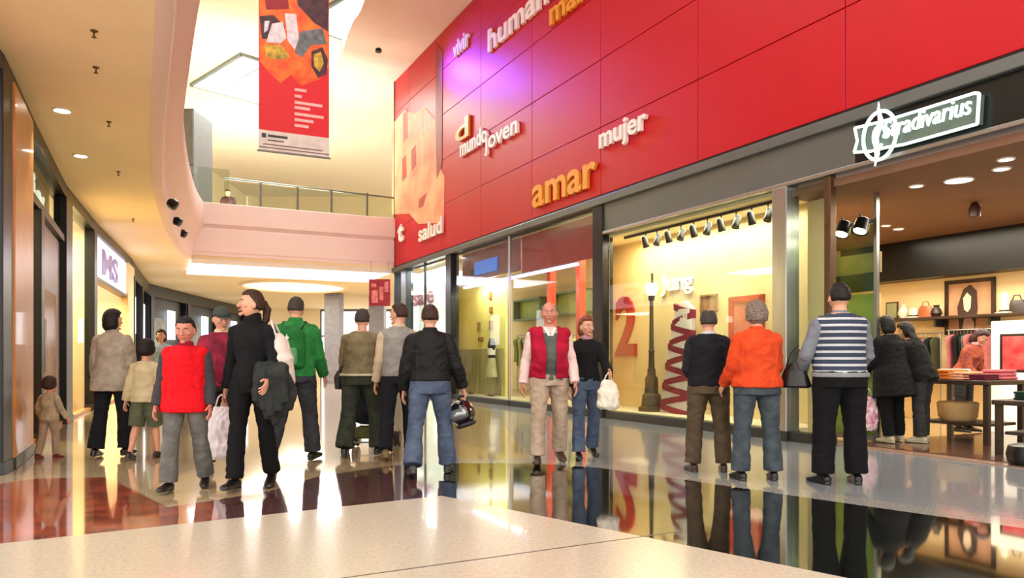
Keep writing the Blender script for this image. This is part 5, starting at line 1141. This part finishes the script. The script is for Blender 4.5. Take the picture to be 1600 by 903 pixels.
# someone on the bridge
P = figure(1.60, width=1.05, arms=((30, 16, 60, 20), (30, 16, 60, 20)), lean=22, hpitch=10)
q = at_depth(347, 300, 24.0); person('person in dark clothes leaning on the upper bridge railing', q.x, 24.6, 10, P, 'short', HAIR_B, dict(m=C_('maroon_dark', (74, 50, 48)), z0=.9, infl=.03), dict(m=ngrey, infl=.02), near=False, z=5.2)

# ------------------------------------------------------------------ carried things
def lump(name, label, cat, parts, loc, yaw=0, tilt=None):
    t = thing(name, label, cat); t.matrix_world = Matrix.Translation(loc) @ Matrix.Rotation(R(yaw), 4, 'Z'); ORG[t.name] = (W0, Vector((0, 0, 0)))
    for nm, me, m, *lb in parts:
        if isinstance(me, MB): mm = me.mesh(nm); mm.polygons.foreach_set('use_smooth', [True] * len(mm.polygons)); me = mm
        me.materials.clear(); me.materials.append(m); o = bpy.data.objects.new(nm, me); COL.objects.link(o); o.parent = t
    return t
# green backpack
s = GB.s; bk = GB.world @ V3(0, .17, 1.20)
mb = MB(); mb.loft([((0, 0, -.22), (.13, 0, 0), (0, .06, 0)), ((0, 0, -.20), (.16, 0, 0), (0, .10, 0)), ((0, .01, 0), (.17, 0, 0), (0, .115, 0)), ((0, 0, .17), (.14, 0, 0), (0, .10, 0)), ((0, -.01, .24), (.07, 0, 0), (0, .05, 0))], 20)
pk = MB(); pk.box(-.11, .11, .08, .15, -.19, .0, .03)
st = MB()
for q in (-1, 1): st.tube([(q * .10, -.06, .2), (q * .12, -.16, .29), (q * .13, -.30, .24), (q * .14, -.36, .05), (q * .16, -.22, -.15), (q * .14, -.06, -.18)], .018, 8, flat=.5)
lg = MB(); lg.wallpoly([(.035 * math.cos(PI / 2 + i * PI / 5) * (1 if i % 2 == 0 else .45), .10 + .045 * math.sin(PI / 2 + i * PI / 5) * (1 if i % 2 == 0 else .45)) for i in range(10)], .112, .13)
lump('backpack', 'green backpack with a small white star on the striding man', 'backpack', [('bag', solid(mb, .01, 2, fold=.01), C_('pack_green', (34, 120, 52), rgb2=(24, 88, 40))), ('front_pocket', pk, C_('pocket_green', (92, 160, 104))), ('straps', solid(st, .008, 1), C_('strap_green', (30, 60, 38))), ('star_patch', lg, C_('patch_white', (230, 240, 230)))], bk, 180)
# white shoulder bag of the woman in black
p = WB.world @ V3(.25, .02, 1.14)
mb = MB(); mb.loft([((0, 0, -.26), (.09, 0, 0), (0, .10, 0)), ((0, 0, -.22), (.115, 0, 0), (0, .13, 0)), ((0, 0, 0), (.10, 0, 0), (0, .12, 0)), ((-.01, 0, .16), (.06, 0, 0), (0, .10, 0)), ((-.03, 0, .22), (.02, 0, 0), (0, .05, 0))], 20)
stp = MB(); stp.tube([(-.02, -.08, .17), (-.07, -.04, .30), (-.09, .0, .335), (-.07, .05, .30), (-.02, .08, .17)], .012, 8)
lump('shoulder_bag', 'white shoulder bag hanging at the arm of the woman in black', 'bag', [('bag', solid(mb, .01, 2, fold=.012), C_('bag_white', (226, 214, 206))), ('strap', stp, C_('bag_white', (226, 214, 206)))], p, 0)
# draped jacket on her arm
p = WB.world @ (WB.el[1].lerp(WB.wr[1], .55))
mb = MB()
for i, (dx, L_) in enumerate(((-.09, .30), (-.04, .40), (.01, .46), (.06, .40), (.10, .32))):
    mb.tube([(dx * .8, -.05, .02), (dx, -.02, .055), (dx * 1.1, .03, .0), (dx * 1.3 + .01 * i, .04, -L_ * .6), (dx * 1.2 + .02, .03, -L_)], [.035, .04, .045, .05, .03], 10)
    mb.tube([(dx, -.02, .055), (dx, -.075, -.02), (dx * 1.2, -.085, -L_ * .8)], [.035, .04, .035], 10)
lump('folded_coat', 'dark grey coat draped over the arm of the woman in black', 'coat', [('cloth', solid(mb, .01, 2, fold=.016), C_('coat_dark', (50, 54, 52), rgb2=(30, 34, 34)))], p, 10)
# plastic bag
def plastic_bag(p, label, m, h=.42, w=.15, yaw=0, name='plastic_bag'):
    mb = MB(); mb.loft([((0, 0, -h), (w * .7, 0, 0), (0, w * .5, 0)), ((0, 0, -h * .92), (w, 0, 0), (0, w * .7, 0)), ((0, 0, -h * .5), (w * .95, 0, 0), (0, w * .6, 0)), ((0, 0, -h * .28), (w * .6, 0, 0), (0, w * .3, 0)), ((0, 0, -h * .2), (w * .4, 0, 0), (0, w * .15, 0))], 18)
    hd = MB(); hd.tube([(-w * .4, 0, -h * .24), (-w * .2, 0, -.03), (0, 0, .0), (w * .2, 0, -.03), (w * .4, 0, -h * .24)], .008, 8)
    lump(name, label, 'bag', [('bag', solid(mb, .009, 1, fold=.02, fscale=(12, 12, 9)), m), ('handles', hd, m)], p, yaw)
x, y = gxy(346, 745); plastic_bag(Vector((x, y + .0, .80)), 'white plastic carrier bag between the red youth and the woman in black', C_('plastic_white', (232, 226, 232), rough=.35), h=.62, w=.16)
plastic_bag(hold(WJ, 1, .02), 'white bag on the arm of the auburn haired woman', C_('bag_cream', (236, 228, 210)), h=.40, w=.12)
p = WO.world @ V3(-.33, .0, 1.14)
mb = MB(); mb.loft([((0, 0, -.19), (.055, 0, 0), (0, .13, 0)), ((0, 0, -.17), (.07, 0, 0), (0, .15, 0)), ((0, 0, -.02), (.045, 0, 0), (0, .10, 0)), ((0, 0, .05), (.02, 0, 0), (0, .04, 0))], 16)
stp = MB(); stp.tube([(0, -.08, -.01), (.04, -.05, .14), (.08, 0, .20), (.04, .05, .14), (0, .08, -.01)], .009, 8)
x, y = gxy(1230, 742)
lump('handbag', 'black handbag under the arm of the woman in orange', 'bag', [('bag', solid(mb, .008, 2), mat('black_leather', (14, 13, 14), rough=.35)), ('strap', stp, MATS['black_leather'])], WO.world @ V3(-.36, .05, 1.10), 60)
x, y = inshop(1357, .75); plastic_bag(Vector((x, y, .74)), 'patterned pink and white shopping bag beside the striped sweater man', mat('pink_pattern', (236, 226, 230), rough=.4, rgb2=(190, 90, 120), scale=16), h=.56, w=.13, name='shopping_bag')
# helmet
p = hold(HM_, 0, -.17)
T = Matrix.Rotation(R(20), 4, 'Y')
mb = MB(); mb.ell((0, 0, 0), (.125, .15, .135), 24, 16, T)
vz = MB(); vz.loft([((0, .09, -.07), (.085, 0, 0), (0, .045, 0)), ((0, .115, -.02), (.105, 0, 0), (0, .052, 0)), ((0, .10, .04), (.10, 0, 0), (0, .05, 0))], 20, T)
op = MB(); op.torus((0, 0, -.125), .085, .02, T)
hs = MB(); hs.tube([(-.07, 0, .09), (-.03, 0, .16), (.0, 0, .175), (.03, 0, .16), (.07, 0, .09)], .011, 8)
lump('motorcycle_helmet', 'glossy black helmet dangling from the hand of the jeans man', 'helmet', [('shell', mb, mat('helmet_black', (10, 11, 14), rough=.12, coat=1)), ('visor', vz, mat('helmet_visor', (150, 156, 160), rough=.08, metal=.6)), ('rim', op, mat('helmet_rim', (40, 40, 42), rough=.6)), ('chin_strap', hs, MATS['helmet_rim'])], p, 160)
# pushchair in front of the khaki woman
c0 = SW_.world @ V3(0, -.55, 0); c0 = Vector((c0.x, c0.y, 0)); t = thing('pushchair', 'dark pushchair with small double wheels pushed by the khaki woman', 'pushchair', (0, 0, 0)); t.matrix_world = Matrix.Translation(c0) @ Matrix.Rotation(R(180), 4, 'Z')
ORG[t.name] = (W0, Vector((0, 0, 0)))
PR = mat('rubber_black', (24, 24, 26), rough=.7); PF = mat('pushchair_fabric', (34, 40, 52), rough=.9)
for i, (wx, wy) in enumerate(((-.27, .22), (.27, .22), (-.27, -.38), (.27, -.38))):
    o = None; T = Matrix.Translation((wx, wy, .105)) @ Matrix.Rotation(PI / 2, 4, 'Y')
    for dx in (-.025, .025):
        mb = MB(); mb.torus((0, 0, dx), .085, .018, T); w_ = put('wheel', mb, PR, t, smooth=True); mb = MB(); mb.cyl((0, 0), .07, dx - .01, dx + .01, T=T); put('hub', mb, mat('hub_yellow', (150, 150, 90), rough=.5), w_)
mb = MB()
for s in (-1, 1):
    mb.tube([(s * .24, -.38, .12), (s * .23, .0, .45), (s * .23, .38, .98), (s * .22, .45, 1.04)], .013); mb.tube([(s * .24, .22, .12), (s * .23, -.05, .55), (s * .22, -.2, .72)], .013)
mb.tube([(-.22, .45, 1.04), (.22, .45, 1.04)], .016); mb.tube([(-.27, .22, .12), (.27, .22, .12)], .01); mb.tube([(-.27, -.38, .12), (.27, -.38, .12)], .01)
put('frame', mb, M['steel'], t, smooth=True)
mb = MB(); mb.loft([((0, -.25, .34), (.2, 0, 0), (0, .05, .02)), ((0, -.02, .36), (.21, 0, 0), (0, .04, .05)), ((0, .12, .52), (.21, 0, 0), (0, .05, -.03)), ((0, .24, .86), (.20, 0, 0), (0, .04, -.02))], 18); put('seat', mb, PF, t, smooth=True)
mb = MB(); mb.loft([((0, .24, .86), (.21, 0, 0), (0, .03, .01)), ((0, .12, .97), (.22, 0, 0), (0, .05, -.02)), ((0, -.06, .95), (.22, 0, 0), (0, .02, -.07))], 18); put('canopy', mb, PF, t, smooth=True)
mb = MB(); mb.box(-.18, .18, -.15, .2, .16, .30, .03); put('basket', mb, C_('basket_olive', (96, 100, 60)), t)
p = SW_.world @ V3(.31, -.2, 0); p.z = .98
mb = MB(); mb.loft([((0, 0, -.20), (.06, 0, 0), (0, .10, 0)), ((0, 0, -.05), (.075, 0, 0), (0, .12, 0)), ((0, 0, .03), (.03, 0, 0), (0, .06, 0))], 16); stp = MB(); stp.tube([(0, -.06, .0), (0, 0, .12), (0, .06, 0)], .008, 8)
lump('handbag', 'black handbag on the left arm of the khaki jacket woman', 'bag', [('bag', solid(mb, .008, 2), MATS['black_leather']), ('strap', stp, MATS['black_leather'])], p, 0)

# ------------------------------------------------------------------ lights
def area(name, loc, sx, sy, power, color=(1, 1, 1), rot=(0, 0, 0), F=W0, spread=180):
    l = bpy.data.lights.new(name, 'AREA'); l.shape = 'RECTANGLE'; l.size = sx; l.size_y = sy; l.energy = power; l.color = color; l.spread = R(spread)
    o = bpy.data.objects.new(name, l); COL.objects.link(o); o.matrix_world = F @ Matrix.Translation(loc) @ Matrix.Rotation(rot[2], 4, 'Z') @ Matrix.Rotation(rot[0], 4, 'X') @ Matrix.Rotation(rot[1], 4, 'Y'); return o
def spotl(name, loc, to, power, color, ang=60, blend=.6, r=.05):
    l = bpy.data.lights.new(name, 'SPOT'); l.energy = power; l.color = color; l.spot_size = R(ang); l.spot_blend = blend; l.shadow_soft_size = r
    o = bpy.data.objects.new(name, l); COL.objects.link(o); o.location = loc; o.rotation_euler = (Vector(to) - Vector(loc)).to_track_quat('-Z', 'Y').to_euler(); return o
WARM = (1, .88, .68); NEU = (1, .95, .88); COOL = (.88, .92, 1)
for k in range(2):
    x0 = k * (L1 + 3.4); area('skylight_daylight', (x0 + L1 / 2, .2 * k + W1 / 2, ZM + .7), L1, W1, 1500, (.98, .98, 1), F=CF)
for y_, pw_, nm_ in ((.75, 330, 'just behind the bridge railing'), (9.0, 300, 'farther back on the upper floor')):  # fill lights added to brighten the upper ceiling, with boxes round them
    t = thing('fill_light_box', 'long white box added round a fill light ' + nm_, 'lamp', (2.4, y_, 5.2), BF)
    mb = MB(); mb.box(-.4, 5.2, y_ - .25, y_ - .21, 5.2, 5.46); mb.box(-.4, 5.2, y_ + .21, y_ + .25, 5.2, 5.46); mb.box(-.4, 5.2, y_ - .21, y_ + .21, 5.2, 5.3); put('housing', mb, M['white'], t, BF)  # box added round the fill light
    area('ceiling_fill', (2.4, y_, 5.34), 5.4, .38, pw_, (1, .93, .76), rot=(PI, 0, 0), F=BF)
# corridor ahead
for x, y, p in ((-9.3, 31.5, 200), (-10.5, 40, 200)): area('corridor_light', (x, y, 4.14), 4, 3, p, (1, .93, .75))
area('bridge_light', (BL / 2, 1.0, 4.08), BL - .4, 3.0, 260, (.92, .88, 1), F=BF)
# shops, right
area('display_light', ((wa + wb) / 2 - .25, .5, 3.43), wb - wa - .2, .5, 95, WARM, F=WF)
area('screen_light', ((ux(1232) + ux(1290)) / 2, .28, 3.43), .5, .3, 80, WARM, F=WF)
area('shop_light', ((sl + 6.5) / 2 + 1.5, 4.0, 3.36), 5.5, 1.2, 170, WARM, F=WF)
area('shop_light', ((sl + 6.5) / 2 + 1.5, 1.6, 3.36), 5, .6, 110, WARM, F=WF)
area('pale_shop_light', ((ux(798) + rb) / 2, 1.6, 4.05), rb - ux(798) - .3, 2.2, 170, (1, .95, .72), F=WF)
area('yellow_window_light', ((ux(708) + ux(790)) / 2, .55, 3.2), 3.0, .3, 60, (1, .93, .7), F=WF)
area('far_window_light', ((ux(640) + ux(697)) / 2, .28, 4.05), 4, .25, 60, COOL, F=WF)
# shops, left
for p0, p1, e, z in ((35, 60, 160, 4.0), (62, 98, 100, 4.0), (109, 143, 300, 4.0), (149, 196, 260, 2.9)):
    F, L = lf(p0, p1); area('left_shop_light', (L / 2, 1.2, z), L * .8, 1.4, e, (1, .80, .48), F=F)
for px, py in ((97, 172), (126, 243)):
    Y = (ZC - EYE) * FPX / (HZ - py); spotl('downlight_beam', ((px - 800) * Y / FPX, Y, ZC - .03), ((px - 800) * Y / FPX, Y, 0), 60, WARM, 100)
# violet effect light on the red wall, from the soffit
vt = WF @ Vector((ux(738), 0, uz(738, 112))); vs_ = WF @ Vector((ux(738), -.55, ZS - .15))
dd = (vt - Vector((0, 0, EYE))).normalized(); nn_ = Vector((-.888, -.461, 0)); rr_ = dd - nn_ * 2 * dd.dot(nn_); vs_ = vt + rr_ * 4.0
spotl('violet_effect_light', vs_, vt, 800, (.17, .07, 1), 60, .9, .22)
t = thing('effect_spotlight', 'small violet effect spotlight under the pale soffit by the red wall', 'spotlight', tuple(vs_ + Vector((0, 0, .03)))); mb = MB(); mb.lathe(tuple(vs_), [(.10, .04), (.09, .12), (.05, .15)], 16); put('lamp_head', mb, M['black'], t, smooth=True)
wash = WF @ Vector((-1, -3.2, ZS - .1))
w = bpy.data.worlds.new('mall_ambient'); sc.world = w; w.use_nodes = True
nt = w.node_tree; bg = nt.nodes['Background']; bg.inputs[0].default_value = (1, .945, .875, 1); bg.inputs[1].default_value = 1.9
# ------------------------------------------------------------------ camera
c = bpy.data.cameras.new('camera'); co = bpy.data.objects.new('camera', c); COL.objects.link(co)
co.location = (0, 0, EYE); co.rotation_euler = (R(90), 0, 0); c.sensor_width = 36; c.lens = FPX / 1600 * 36; c.shift_y = (HZ - 451.5) / 1600; c.clip_start = .05; c.clip_end = 300
sc.camera = co
vs = sc.view_settings; vs.view_transform = 'Standard'; vs.look = 'None'; vs.gamma = 1; vs.use_curve_mapping = False; vs.exposure = 0.75
sc.cycles.use_denoising = True; sc.cycles.max_bounces = 7; sc.cycles.transparent_max_bounces = 12; sc.cycles.sample_clamp_indirect = 6
sc.cycles.caustics_reflective = False; sc.cycles.caustics_refractive = False
